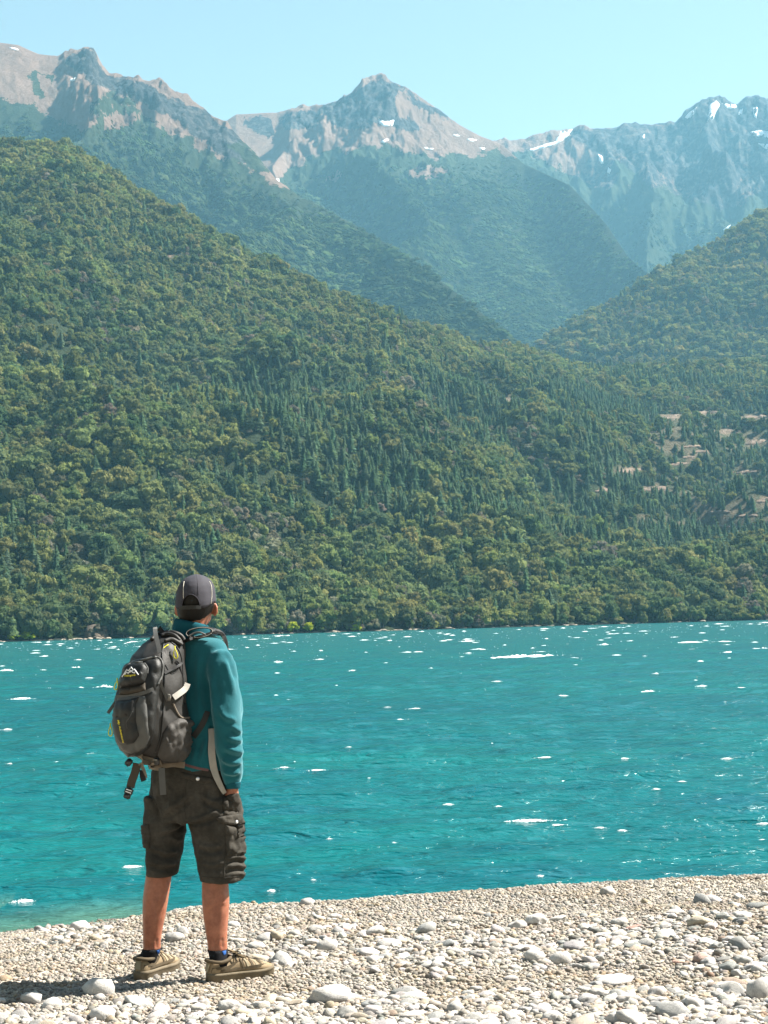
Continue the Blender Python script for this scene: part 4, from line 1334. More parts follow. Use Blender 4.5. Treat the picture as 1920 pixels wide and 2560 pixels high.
# ------------------------------------------------------------------ the hiker
Y0 = 7.80
S = FPX / Y0
def M(px, py, d=0.0):
    return at(px, py, Y0 + d)
def axes(yaw):
    return Vector((math.cos(yaw), -math.sin(yaw), 0)), Vector((math.sin(yaw), math.cos(yaw), 0))   # his right, his front

def ring(c, ax, ay, a, b, p=2.0, n=28):
    out = []
    for i in range(n):
        t = 2 * math.pi * i / n
        ct, st = math.cos(t), math.sin(t)
        out.append(c + ax * (a * math.copysign(abs(ct) ** (2 / p), ct)) + ay * (b * math.copysign(abs(st) ** (2 / p), st)))
    return out
def loft(rings, close=True):
    V, F = [], []
    n = len(rings[0])
    for r in rings: V += r
    for k in range(len(rings) - 1):
        for i in range(n):
            F.append((k * n + i, k * n + (i + 1) % n, (k + 1) * n + (i + 1) % n, (k + 1) * n + i))
    if close:
        F.append(tuple(reversed(range(n)))); F.append(tuple(range((len(rings) - 1) * n, len(rings) * n)))
    return V, F
def smooth_rows(rows, k=4):
    """Catmull-Rom through rows of numbers"""
    rows = np.array(rows, float); out = []
    for i in range(len(rows) - 1):
        p0, p1, p2, p3 = rows[max(i - 1, 0)], rows[i], rows[i + 1], rows[min(i + 2, len(rows) - 1)]
        for q in range(k):
            t = q / k
            out.append(0.5 * (2 * p1 + (p2 - p0) * t + (2 * p0 - 5 * p1 + 4 * p2 - p3) * t * t + (3 * p1 - p0 - 3 * p2 + p3) * t ** 3))
    out.append(rows[-1])
    return out
def body_tube(rows, yaw, p=2.0):
    """rows: px, py, depth, half width m, half depth m"""
    ax, ay = axes(yaw)
    return loft([ring(M(r[0], r[1], r[2]), ax, ay, r[3], r[4], p) for r in smooth_rows(rows, 3)])
def limb(pts, n=14):
    """tube through world points with radii"""
    rings = []
    P = [Vector(p[0]) for p in pts]
    for i, q in enumerate(pts):
        d = (P[min(i + 1, len(P) - 1)] - P[max(i - 1, 0)]).normalized()
        u = d.orthogonal().normalized(); w = d.cross(u)
        if i and rings:
            u0 = (rings[-1][0] - P[i - 1]); u = (u0 - d * u0.dot(d)).normalized(); w = d.cross(u)
        rings.append(ring(P[i], u, w, q[1], q[1], 2, n))
    return loft(rings)
def ellipsoid(c, ax, ay, az, a, b, h):
    v, f = ICO3
    return [c + ax * (q[0] * a) + ay * (q[1] * b) + az * (q[2] * h) for q in v], [tuple(t) for t in f]
def fuse(name, parts, voxel, smooth=4, disp=None):
    """several closed shapes grown together into one continuous surface"""
    V, F = [], []
    for v, f in parts:
        o = len(V); V += list(v); F += [tuple(i + o for i in t) for t in f]
    me = mesh_of(name, V, F)
    o = bpy.data.objects.new(name + '_work', me); COL.objects.link(o)
    r = o.modifiers.new('r', 'REMESH'); r.mode = 'VOXEL'; r.voxel_size = voxel; r.use_smooth_shade = True
    if smooth:
        s = o.modifiers.new('s', 'SMOOTH'); s.iterations = smooth; s.factor = 0.5
    bpy.context.view_layer.update()
    dg = bpy.context.evaluated_depsgraph_get()
    out = bpy.data.meshes.new_from_object(o.evaluated_get(dg))
    bpy.data.objects.remove(o); bpy.data.meshes.remove(me)
    out.name = name
    if disp is not None:
        nrm = [v.normal.copy() for v in out.vertices]
        for v, n in zip(out.vertices, nrm):
            v.co += n * disp(v.co, n)
        out.update()
    out.polygons.foreach_set('use_smooth', [True] * len(out.polygons))
    return out
def tree_of(*objs):
    V, F = [], []
    for o in objs:
        off = Vector(); p = o
        while p is not None: off += p.location; p = p.parent
        b = len(V)
        V += [v.co + off for v in o.data.vertices]; F += [tuple(i + b for i in q.vertices) for q in o.data.polygons]
    return BVHTree.FromPolygons(V, F)
def surf(px, py, tree, guess=0.0):
    d = ray(px, py).normalized()
    h = tree.ray_cast(EYE, d)
    if h[0] is None:
        h = tree.find_nearest(M(px, py, guess))
    n = h[1] if h[1].dot(d) < 0 else -h[1]
    return h[0], n
def drape(name, poly, tree, mat, parent, edge=0.003, bulge=0.0, step=4.0, rim=6.0, guess=-0.25, fold=0.0, seed=0):
    v, f = cdt_grid(poly, step)
    top, low = [], []
    for q in v:
        h, n = surf(q.x, q.y, tree, guess)
        k = min(1.0, edge_dist(q, poly) / rim); k = math.sin(k * math.pi / 2)
        w = fold * mnoise.noise(Vector((q.x / 9, q.y / 15, seed))) * k
        top.append(h + n * (edge + bulge * k + w)); low.append(h - n * 0.006)
    n = len(top); fc = [list(t) for t in f]
    for a, b in boundary_loop_edges(f): fc.append([b, a, a + n, b + n])
    me = mesh_of(name, top + low, fc)
    bm = bmesh.new(); bm.from_mesh(me); bmesh.ops.delete(bm, geom=[x for x in bm.verts if not x.link_faces], context='VERTS')
    bmesh.ops.recalc_face_normals(bm, faces=bm.faces); bm.to_mesh(me); bm.free()
    return link(name, me, mat, parent)
def cord(name, pts, r, mat, parent, n=8, closed=False, k=4):
    rows = smooth_rows([tuple(p) for p in pts] + ([tuple(pts[0])] if closed else []), k)
    v, f = limb([(Vector(p), r) for p in rows], n)
    return link(name, mesh_of(name, v, f), mat, parent)
def draped_cord(name, pxs, tree, r, mat, parent, lift=0.0, k=5):
    pts = []
    for p in smooth_rows(pxs, k):
        h, n = surf(p[0], p[1], tree, -0.1); pts.append(h + n * (r * 0.5 + lift))
    v, f = limb([(p, r) for p in pts], 8)
    return link(name, mesh_of(name, v, f), mat, parent)
def ribbon(name, pts, width, mat, parent, side=None, thick=0.003, k=5, taper=None):
    """flat webbing through world points; side: the direction of its width"""
    rows = [Vector(p) for p in smooth_rows([tuple(p) for p in pts], k)]
    V, F = [], []
    m = len(rows)
    for i, p in enumerate(rows):
        d = (rows[min(i + 1, m - 1)] - rows[max(i - 1, 0)]).normalized()
        sd = side if side is not None else d.cross(p - EYE).normalized()
        sd = (sd - d * sd.dot(d)).normalized()
        n = d.cross(sd).normalized()
        w = width * (taper(i / (m - 1)) if taper else 1) * 0.5
        V += [p + sd * w + n * thick / 2, p - sd * w + n * thick / 2, p - sd * w - n * thick / 2, p + sd * w - n * thick / 2]
    for i in range(m - 1):
        b = i * 4
        for j in range(4):
            F.append((b + j, b + (j + 1) % 4, b + 4 + (j + 1) % 4, b + 4 + j))
    F.append((3, 2, 1, 0)); F.append(tuple(4 * (m - 1) + j for j in range(4)))
    me = mesh_of(name, V, F, False)
    return link(name, me, mat, parent)
def webbing(name, pxs, tree, width, mat, parent, lift=0.004, guess=-0.1, **kw):
    pts = []
    for p in pxs:
        h, n = surf(p[0], p[1], tree, guess); pts.append(h + n * (lift + (p[2] if len(p) > 2 else 0)))
    return ribbon(name, pts, width, mat, parent, **kw)
def block(name, c, ax, ay, az, a, b, h, mat, parent, bev=0.3):
    """bevelled little block (buckles)"""
    bm = bmesh.new(); bmesh.ops.create_cube(bm, size=2)
    bmesh.ops.bevel(bm, geom=bm.edges, offset=bev, segments=2, affect='EDGES')
    V = [c + ax * (v.co.x * a) + ay * (v.co.y * b) + az * (v.co.z * h) for v in bm.verts]
    F = [tuple(v.index for v in f.verts) for f in bm.faces]
    bm.free()
    return link(name, mesh_of(name, V, F), mat, parent)

def m_skin():
    n = NT('skin')
    f = n.noise(26, 8, 0.72)
    c = n.ramp(f, [(0.3, (0.185, 0.062, 0.034)), (0.7, (0.35, 0.142, 0.085))])
    n.bump(n.noise(260, 4, 0.6), 0.25, 0.002)
    n.b.inputs['Subsurface Weight'].default_value = 0.55
    n.b.inputs['Subsurface Radius'].default_value = (1.0, 0.28, 0.13)
    n.b.inputs['Subsurface Scale'].default_value = 0.018
    return n.base(c, 0.5, 0.35)
M_SKIN = m_skin()
M_HAIR = fabric('hair', (0.004, 0.0035, 0.003), 0.55, 0.3, 500, 0.5, 40)
M_FLEECE = fabric('fleece', (0.008, 0.078, 0.096), 0.95, 0.14, 700, 0.35, 10, 0.1)
M_FLEECE.node_tree.nodes['Principled BSDF'].inputs['Sheen Weight'].default_value = 0.4
M_FLEECE.node_tree.nodes['Principled BSDF'].inputs['Sheen Tint'].default_value = (0.5, 0.9, 1, 1)
M_COLLAR = fabric('collar_cloth', (0.007, 0.058, 0.076), 0.95, 0.14, 700, 0.35, 10, 0.1)
M_HEM = fabric('hem_band', (0.11, 0.06, 0.06), 0.9)
def m_shorts():
    n = NT('worn_cotton')
    f = n.noise(9, 5, 0.65); g = n.noise(55, 5, 0.7)
    c = n.ramp(f, [(0.3, (0.022, 0.020, 0.0165)), (0.52, (0.037, 0.0335, 0.028)), (0.72, (0.058, 0.052, 0.044))])
    c = n.mix(0.5, c, n.mix(1.0, c, n.ramp(g, [(0.35, (0.7, 0.7, 0.7)), (0.65, (1.3, 1.3, 1.3))]), 'MULTIPLY'))
    w = n.noise(1.0, 5, 0.65, vec=n.scaled(n.coord('Object'), (16, 16, 48)), dist=0.8)
    n.bump(n.math('ADD', w, n.math('MULTIPLY', n.noise(1100, 2), 0.12)), 0.5, 0.008)
    return n.base(c, 0.9, 0.15)
M_SHORTS = m_shorts()
M_CAP = fabric('cap_cloth', (0.038, 0.037, 0.047), 0.8, 0.1, 900, 0.2, 12)
M_PIPE = fabric('piping', (0.62, 0.58, 0.5), 0.7, 0.05)
M_WHITE = fabric('white_print', (0.75, 0.76, 0.76), 0.6, 0.04)
M_YELLOW = fabric('yellow_cord', (0.55, 0.52, 0.02), 0.6, 0.08)
M_YTEXT = fabric('yellow_print', (0.60, 0.50, 0.03), 0.6, 0.05)
M_PACK = fabric('pack_nylon', (0.0125, 0.0112, 0.010), 0.6, 0.18, 1100, 0.3, 8, 0.4)
M_PACKD = fabric('pack_dark_nylon', (0.005, 0.0055, 0.0053), 0.55, 0.2, 1100, 0.3, 10, 0.4)
M_TRIM = fabric('pack_grey_trim', (0.052, 0.053, 0.051), 0.6, 0.14, 1000, 0.25, 10, 0.4)
M_BAND = fabric('pack_brown_band', (0.045, 0.037, 0.028), 0.7, 0.14)
M_WEB = fabric('grey_webbing', (0.25, 0.235, 0.21), 0.7, 0.12, 800, 0.4)
M_BELT = fabric('beige_belt', (0.15, 0.125, 0.10), 0.8, 0.12, 800, 0.3)
M_BLACK = fabric('black_webbing', (0.012, 0.012, 0.013), 0.6, 0.2)
M_MESH = fabric('mesh_pocket', (0.032, 0.029, 0.026), 0.7, 0.2, 500, 0.5, 12, 0.4)
M_BUCKLE = fabric('black_plastic', (0.015, 0.016, 0.017), 0.35, 0.1, 300, 0.05, 5, 0.5)
M_SNAP = fabric('snap_metal', (0.6, 0.6, 0.62), 0.3, 0.05, 100, 0.02); M_SNAP.node_tree.nodes['Principled BSDF'].inputs['Metallic'].default_value = 0.7
M_SOCK = fabric('sock_knit', (0.008, 0.008, 0.010), 0.95, 0.2, 600, 0.4)
M_BLUE = fabric('sock_blue', (0.02, 0.075, 0.25), 0.9, 0.1)
M_SHOE = fabric('shoe_suede', (0.225, 0.168, 0.104), 0.85, 0.2, 500, 0.35, 20)
M_SHOED = fabric('shoe_overlay', (0.085, 0.064, 0.04), 0.8, 0.2, 500, 0.3, 20)
M_SOLE = fabric('shoe_sole', (0.13, 0.104, 0.07), 0.8, 0.22, 200, 0.3, 14)
M_TOE = fabric('shoe_trim', (0.26, 0.22, 0.15), 0.8, 0.15)

# --- folds worked into the cloth: lines across the front seen here, raised or sunk
def strokes_of(lines):
    out = []
    for h, w, pts in lines:
        q = smooth_rows(pts, 12)
        out.append((h, w, [(a[0], a[1]) for a in q], min(a[0] for a in q) - 3 * w, max(a[0] for a in q) + 3 * w, min(a[1] for a in q) - 3 * w, max(a[1] for a in q) + 3 * w))
    return out
def stroke_height(p, n, strokes):
    if n.y > 0.45: return 0.0
    v = p - EYE; k = v.dot(fwd)
    x = PW / 2 + FPX * v.dot(CR) / k; y = PH / 2 - FPX * v.dot(CU) / k
    s = 0.0
    for h, w, pts, x0, x1, y0, y1 in strokes:
        if x0 < x < x1 and y0 < y < y1:
            m = len(pts); best = 1e9; bi = 0
            for i in range(m):
                d = (pts[i][0] - x) ** 2 + (pts[i][1] - y) ** 2
                if d < best: best, bi = d, i
            e = min(1, min(bi, m - 1 - bi) / max(1, m * .25) + .15)
            s += 1.3 * h * e * math.exp(-best / (w * w))
    return s * min(1, (0.45 - n.y) / 0.4)
BODY_FOLDS = strokes_of([(-.004, 7, [(389, 2222), (387, 2262), (384, 2300)]), (.003, 9, [(373, 2225), (371, 2262)]), (.003, 9, [(405, 2225), (402, 2258)]), (-.004, 7, [(541, 2228), (541, 2268), (542, 2310)]), (.003, 9, [(523, 2232), (524, 2270)]), (.003, 9, [(558, 2232), (557, 2264)]), (-.003, 4, [(368, 2350), (372, 2375)]), (-.003, 4, [(392, 2345), (392, 2372)]), (-.003, 4, [(531, 2345), (534, 2372)]), (-.003, 4, [(556, 2345), (556, 2372)])])

pbase = Vector((M(465, 2440).x, Y0 + 0.02, 0.0))
person = empty('person', pbase)
tag(person, 'hiker seen from behind in teal fleece, dark cargo shorts and cap, gazing over the lake', 'person')

YT, YH = R(38), R(12)
ax, ay = axes(YT); hx, hy = axes(YH)
UP = Vector((0, 0, 1))
# --- torso rings shared by the body and the jacket: px, py, depth, half width, half depth
TORSO = [(476, 1572, .03, .062, .062), (479, 1588, .035, .105, .08), (483, 1606, .04, .160, .098), (487, 1630, .045, .182, .112), (491, 1670, .05, .186, .124), (501, 1720, .06, .182, .150), (509, 1770, .07, .180, .168), (510, 1815, .07, .178, .170), (500, 1860, .06, .176, .152), (486, 1900, .05, .180, .136), (483, 1922, .05, .180, .134)]
SLR = [(545, 1632, -.055, .050, .055), (553, 1660, -.07, .060, .066), (556, 1700, -.085, .063, .068), (562, 1750, -.10, .064, .068), (566, 1800, -.11, .062, .066), (570, 1850, -.105, .055, .060), (575, 1890, -.095, .050, .054), (580, 1922, -.08, .047, .050), (582, 1950, -.07, .036, .042), (582, 1966, -.065, .030, .036)]
SLL = [(426, 1632, .15, .050, .055), (418, 1660, .17, .060, .066), (412, 1700, .19, .062, .068), (404, 1760, .21, .062, .068), (400, 1810, .22, .060, .066), (402, 1860, .225, .054, .058), (404, 1900, .22, .048, .050), (402, 1940, .21, .038, .042), (402, 1960, .21, .030, .034)]
def shrink(rows, k, s=1.0):
    return [(r[0], r[1], r[2], max(.02, r[3] * s - k), max(.02, r[4] * s - k)) for r in rows]
HEAD = [(491, 1439, .045, .020, .03), (491, 1446, .045, .038, .05), (490.5, 1456, .045, .056, .075), (490.5, 1470, .045, .070, .092), (490, 1485, .045, .080, .104), (489.5, 1500, .045, .081, .104), (489, 1515, .046, .079, .100), (488, 1528, .048, .075, .094), (487, 1540, .05, .069, .086), (485, 1552, .05, .063, .078), (482, 1566, .045, .061, .066), (479, 1585, .04, .066, .066), (479, 1602, .04, .072, .068)]
parts = [body_tube(HEAD, YH), body_tube(shrink(TORSO, .018), YT)]
hc = M(489, 1535, .05)
parts.append(ellipsoid(hc + hy * .055, hx, hy, UP, .058, .052, .062))          # jaw and chin
parts.append(ellipsoid(hc + hy * .105 + UP * .035, hx, hy, UP, .012, .020, .022))   # nose
parts.append(ellipsoid(hc + hy * .098 - UP * .004, hx, hy, UP, .022, .012, .010))   # lips
for sg in (-1, 1):
    parts.append(ellipsoid(hc + hx * (.028 * sg) + hy * .088 + UP * .058, hx, hy, UP, .020, .012, .008))   # brows
for (px, py), sg in (((446, 1523), -1), ((537, 1524), 1)):
    c = M(px, py, .045)
    e1 = (hx * sg * .80 + UP * .18 - hy * .50).normalized()
    e3 = (UP * .95 + hx * sg * .32 - hy * .05); e3 = (e3 - e1 * e3.dot(e1)).normalized(); e2 = e1.cross(e3)
    parts.append(ellipsoid(c, e2, e1, e3, .0085, .021, .034))
parts.append(body_tube(shrink(SLR, .012), YT)); parts.append(body_tube(shrink(SLL, .012), YT))
# hands: palm and five fingers each, slid into the pockets
def hand(w, down, side, front):
    k = w + down * .05
    parts.append(limb([(w - down * .06, .025), (w, .027), (w + down * .03, .034), (w + down * .075, .036), (w + down * .095, .028)]))
    for q, (o, ln) in enumerate(((-.028, .066), (-.010, .076), (.010, .072), (.027, .056))):
        b = w + down * .085 + front * o
        parts.append(limb([(b - down * .02, .0105), (b + down * ln * .4 + side * .004, .0100), (b + down * ln * .75 + side * .014, .0090), (b + down * ln + side * .028, .0075)], 10))
    b = w + down * .03 + front * (-.034)
    parts.append(limb([(b + front * .012, .013), (b - front * .018 + down * .025 + side * .008, .012), (b - front * .026 + down * .055 + side * .016, .010)], 10))
hand(M(581, 1972, -.055), Vector((-.16, .20, -1)).normalized(), -ax, -ay)
hand(M(403, 1968, .21), Vector((.10, .10, -1)).normalized(), ax, -ay)
# legs
LEGL = [(410, 2030, .06, .070, .08), (409, 2100, .06, .066, .076), (402, 2160, .06, .060, .066), (397, 2190, .06, .057, .062), (390, 2240, .055, .0555, .062), (386, 2280, .055, .0505, .058), (382, 2320, .06, .044, .048), (380, 2352, .065, .0395, .042), (380, 2374, .07, .038, .042)]
LEGR = [(545, 2030, .0, .070, .08), (543, 2100, -.01, .068, .078), (539, 2160, -.02, .062, .068), (538, 2205, -.025, .057, .062), (539, 2245, -.03, .0585, .064), (540, 2285, -.03, .0545, .060), (541, 2325, -.03, .048, .051), (543, 2352, -.03, .044, .046), (544.5, 2376, -.03, .041, .044)]
parts.append(body_tube(LEGL, R(30))); parts.append(body_tube(LEGR, R(40)))
parts.append(ellipsoid(M(480, 1990, .05), ax, ay, UP, .145, .11, .085))
def foot(hp, tp, top):
    a = ground(*hp); b = ground(*tp); d = (b - a).normalized(); s_ = Vector((d.y, -d.x, 0))
    L = .285
    parts.append(limb([(a + d * .035 + UP * .05, .022), (a + d * .09 + UP * .052, .026), (a + d * .16 + UP * .045, .030), (a + d * .22 + UP * .038, .026)]))
    parts.append(limb([(M(*top), .036), ((a + d * .052 + UP * .062).lerp(M(*top), .55), .031), (a + d * .052 + UP * .062, .024)]))
    return a, d, s_
FL = foot((350, 2450), (446, 2414), (380, 2366, .07)); FR = foot((526, 2456), (674, 2435), (544, 2368, -.03))
body = link('body', fuse('body', parts, .0055, 5, lambda p, n: stroke_height(p, n, BODY_FOLDS)), M_SKIN, person)
for sg in (-1, 1):
    v, f = ellipsoid(hc + hx * (.028 * sg) + hy * .090 + UP * .045, hx, hy, UP, .011, .008, .008)
    link('eye', mesh_of('eye', v, f), M_WHITE, person)

# --- hair: short at the back, showing below and through the cap
def skull(py, th, grow):
    q = [np.interp(py, [r[1] for r in HEAD], [r[j] for r in HEAD]) for j in (0, 2, 3, 4)]
    c = M(q[0], py, q[1])
    return c + hx * (math.sin(th) * (q[2] + grow)) - hy * (math.cos(th) * (q[3] + grow))
V, F = [], []
nt, nr = 34, 14
for i in range(nt):
    th = -1.75 + 3.5 * i / (nt - 1)
    bot = 1555 - 20 * abs(th / 1.6) ** 2.4 + 2.5 * mnoise.noise(Vector((i * .9, 0, 0)))
    for j in range(nr):
        py = 1474 + (bot - 1474) * j / (nr - 1)
        g = .0055 if j < nr - 2 else (.004 if j == nr - 2 else -.002)
        V.append(skull(py, th, g + .0012 * mnoise.noise(Vector((i * 1.7, j * 1.1, 3)))))
F = [(i * nr + j, i * nr + j + 1, (i + 1) * nr + j + 1, (i + 1) * nr + j) for i in range(nt - 1) for j in range(nr - 1)]
link('hair', mesh_of('hair', V, F), M_HAIR, person)

# --- cap
CAPW = [(1435.5, .004), (1437, .018), (1440, .034), (1446, .053), (1454, .068), (1465, .079), (1480, .0855), (1500, .0885), (1512, .0880), (1524, .0862)]
def cap_pt(py, th, grow=0.0):
    w = np.interp(py, [r[0] for r in CAPW], [r[1] for r in CAPW]) + grow
    cx = np.interp(py, [1435, 1524], [491.5, 489.0])
    c = M(cx, py, .046)
    dd = w * 1.34
    return c + hx * (math.sin(th) * w) - hy * (math.cos(th) * dd)
def cap_bottom(th):
    b = 1522 - 15 * math.exp(-((abs(th) - 1.62) / .5) ** 2)
    q = (th - .14) / .50
    if abs(q) < 1: b -= 35 * math.sqrt(1 - q * q)
    return b
cap = empty('cap', M(490, 1524, .046) - pbase)
cap.parent = person
V, F = [], []
nt, nr = 90, 22
for i in range(nt):
    th = 2 * math.pi * i / nt
    b = cap_bottom((th + math.pi) % (2 * math.pi) - math.pi)
    for j in range(nr):
        py = 1435.5 + (b - 1435.5) * (j / (nr - 1)) ** 1.7
        crease = .0016 * mnoise.noise(Vector((math.sin(th) * 3, math.cos(th) * 3, py / 22)))
        V.append(cap_pt(py, th, crease))
F = [(i * nr + j, i * nr + j + 1, ((i + 1) % nt) * nr + j + 1, ((i + 1) % nt) * nr + j) for i in range(nt) for j in range(nr - 1)]
cr = link('crown_panel', mesh_of('crown_panel', V, F), M_CAP, cap)
sm = cr.modifiers.new('cloth', 'SOLIDIFY'); sm.thickness = .0025; sm.offset = -1
tcap = tree_of(cr)
draped_cord('seam_piping', [(460.5, 1454), (459, 1464), (458.5, 1485), (459, 1505), (459.5, 1520)], tcap, .0014, M_PIPE, cap)
draped_cord('seam_piping', [(523, 1454), (528, 1464), (529.5, 1485), (528, 1505), (525.5, 1520)], tcap, .0014, M_PIPE, cap)
draped_cord('seam', [(492, 1438), (494, 1460), (495, 1478), (496, 1487)], tcap, .0011, M_CAP, cap)
pts = [cap_pt(cap_bottom(th), th, .0005) for th in np.linspace(.14 - .499, .14 + .499, 25)]
cord('edge_binding', pts, .0022, M_CAP, cap, k=1)
pts = [cap_pt(1517 + 2 * math.cos(th), th, .001) for th in np.linspace(-.42, .68, 14)]
ribbon('strap', pts, .018, M_PACKD, cap, side=UP, k=1)
V, F = [], []
for i in range(21):
    th = math.pi - 1.15 + 2.3 * i / 20
    for j in range(6):
        o = cap_pt(1521, th, .001)
        e = .072 * max(0.0, math.cos((th - math.pi) / 1.15 * math.pi / 2)) ** .7 * j / 5
        V.append(o + hy * e - UP * (.02 * (j / 5) ** 2 - .006 * abs(math.sin(th))))
F = [(i * 6 + j, i * 6 + j + 1, (i + 1) * 6 + j + 1, (i + 1) * 6 + j) for i in range(20) for j in range(5)]
br = link('brim', mesh_of('brim', V, F), M_CAP, cap); sm = br.modifiers.new('cloth', 'SOLIDIFY'); sm.thickness = .003

JK_FOLDS = strokes_of([(-.012, 6, [(516, 1695), (519, 1740), (525, 1800), (534, 1865)]), (.007, 7, [(530, 1690), (534, 1735), (541, 1790)]), (-.006, 5, [(541, 1690), (547, 1730), (551, 1765)]),
 (.008, 5, [(576, 1812), (588, 1822), (600, 1830)]), (-.007, 4, [(574, 1824), (588, 1835), (600, 1842)]), (.010, 5, [(566, 1840), (582, 1848), (602, 1850)]), (-.008, 4, [(565, 1854), (582, 1862), (602, 1863)]), (.011, 5, [(562, 1866), (584, 1876), (604, 1880)]), (-.009, 4, [(558, 1880), (582, 1892), (604, 1894)]), (.011, 5, [(556, 1895), (576, 1905), (602, 1906)]), (-.009, 4, [(556, 1912), (578, 1920), (600, 1916)]), (.010, 5, [(560, 1926), (580, 1933), (598, 1928)]), (-.006, 4, [(565, 1940), (582, 1945), (597, 1941)]),
 (.007, 8, [(500, 1640), (496, 1700), (503, 1790)]), (-.007, 6, [(508, 1660), (507, 1710), (512, 1770)]), (.008, 7, [(560, 1650), (572, 1690), (582, 1740)]), (-.006, 6, [(570, 1650), (584, 1700)]), (.008, 6, [(548, 1760), (560, 1790), (590, 1800)]), (-.007, 5, [(545, 1785), (562, 1806), (586, 1812)]),
 (.008, 6, [(516, 1850), (508, 1880), (500, 1905)]), (-.007, 5, [(506, 1845), (496, 1880)]), (.007, 6, [(490, 1870), (484, 1900)]), (.007, 6, [(535, 1640), (560, 1630), (578, 1650)])])
SH_FOLDS = strokes_of([(.010, 6, [(466, 2050), (440, 2066), (402, 2078)]), (-.009, 5, [(464, 2060), (440, 2078), (400, 2092)]), (.010, 6, [(468, 2048), (500, 2046), (542, 2030)]), (-.009, 5, [(472, 2058), (505, 2058), (548, 2042)]), (.010, 7, [(470, 1985), (445, 2010), (410, 2030)]), (-.008, 6, [(474, 2000), (448, 2026), (414, 2046)]), (-.008, 5, [(378, 1990), (390, 2015), (402, 2050)]), (.009, 6, [(500, 1985), (535, 2005), (572, 1998)]), (-.008, 5, [(498, 2000), (538, 2022), (575, 2014)]),
 (.009, 5, [(380, 2118), (415, 2132), (440, 2124)]), (-.008, 5, [(378, 2130), (412, 2146), (442, 2138)]), (.009, 5, [(374, 2152), (404, 2162), (440, 2154)]), (-.007, 4, [(374, 2164), (404, 2173), (440, 2166)]), (.008, 5, [(500, 2108), (525, 2118), (556, 2112)]), (-.008, 5, [(500, 2122), (528, 2132), (558, 2124)]), (.008, 5, [(505, 2156), (535, 2162), (560, 2154)]), (.008, 5, [(425, 2092), (442, 2100), (458, 2088)]),
 (.010, 4, [(566, 2148), (588, 2142), (610, 2148)]), (-.010, 4, [(566, 2157), (588, 2152), (610, 2157)]), (.010, 4, [(568, 2167), (588, 2163), (610, 2168)]), (-.010, 4, [(568, 2176), (590, 2173), (610, 2177)]), (.009, 4, [(572, 2186), (592, 2183), (610, 2188)]), (.010, 6, [(545, 2018), (570, 2012), (596, 2022)]), (-.010, 5, [(548, 2030), (572, 2026), (598, 2034)]), (.008, 6, [(420, 1960), (430, 1990), (428, 2020)]), (-.007, 5, [(520, 1965), (510, 1990), (512, 2020)])])

# --- fleece jacket
def fleece_folds(p, n):
    loc = p - pbase
    w = mnoise.noise(Vector((loc.x * 5, loc.y * 5, loc.z * 7))) * .010
    w += (1 - abs(mnoise.noise(Vector((loc.x * 7 + 3 * loc.z, loc.y * 7, loc.z * 10))) * 2)) * .005
    w += stroke_height(p, n, JK_FOLDS)
    return w
jk = fuse('jacket', [body_tube(TORSO, YT), body_tube(SLR, YT), body_tube(SLL, YT)], .0075, 7, fleece_folds)
jacket = link('jacket', jk, M_FLEECE, person)
# collar standing round the neck, dropping towards the right front
V, F = [], []
nt, nr = 44, 9
for i in range(nt):
    th = 2 * math.pi * i / nt
    for j in range(nr):
        q = j / (nr - 1)
        py = 1598 - 42 * q + (math.sin(th) * 9 - math.cos(th) * 3) * q
        rad = .088 - .014 * q + .004 * math.sin(3 * th) * q
        if j == nr - 1: rad -= .006
        c = M(477 + 3 * q, py, .038)
        V.append(c + hx * (math.sin(th) * rad * .98) - hy * (math.cos(th) * rad))
F = [(i * nr + j, i * nr + j + 1, ((i + 1) % nt) * nr + j + 1, ((i + 1) % nt) * nr + j) for i in range(nt) for j in range(nr - 1)]
co = link('collar', mesh_of('collar', V, F), M_COLLAR, jacket, True)
sm = co.modifiers.new('cloth', 'SOLIDIFY'); sm.thickness = .006; sm.offset = -1
tj = tree_of(jacket)
webbing('hem', [(450, 1908), (470, 1914), (495, 1921), (521, 1925)], tj, .011, M_HEM, jacket, .001)
cuff = body_tube([(582, 1955, -.068, .034, .040), (582.5, 1966, -.066, .031, .037), (583, 1971, -.064, .029, .034)], YT)
link('cuff', mesh_of('cuff', *cuff), M_COLLAR, jacket)

# --- cargo shorts
PELV = [(481, 1900, .05, .168, .122), (480, 1925, .05, .182, .132), (480, 1960, .05, .190, .140), (481, 2000, .05, .194, .145), (483, 2028, .05, .194, .144), (483, 2048, .045, .175, .13)]
SHL = [(420, 1990, .08, .095, .11), (417, 2040, .075, .094, .115), (414, 2075, .07, .083, .105), (412, 2110, .065, .071, .095), (408, 2150, .06, .064, .088), (406, 2187, .06, .059, .083)]
SHR = [(535, 1990, .015, .10, .11), (537, 2040, .0, .118, .12), (542, 2080, -.01, .103, .112), (548, 2120, -.02, .095, .106), (552, 2160, -.03, .089, .10), (554, 2199, -.035, .085, .096)]
def cotton_folds(p, n):
    loc = p - pbase
    w = mnoise.noise(Vector((loc.x * 6, loc.y * 6, loc.z * 9))) * .008
    w += (1 - abs(mnoise.noise(Vector((loc.x * 6 + 2 * loc.z, loc.y * 6, loc.z * 13 + loc.x * 5))) * 2.2)) * .008
    w += stroke_height(p, n, SH_FOLDS)
    return w
sh = fuse('shorts', [body_tube(PELV, R(25), 2.3), body_tube(SHL, R(25), 2.4), body_tube(SHR, R(30), 2.5)], .0065, 5, cotton_folds)
shorts = link('shorts', sh, M_SHORTS, person)
ts = tree_of(shorts)
drape('cargo_pocket', [(562, 2062), (585, 2066), (611, 2062), (611, 2100), (611, 2134), (590, 2140), (566, 2140), (563, 2100)], ts, M_SHORTS, shorts, .006, .012, 3, 6, -.1, .010, 1)
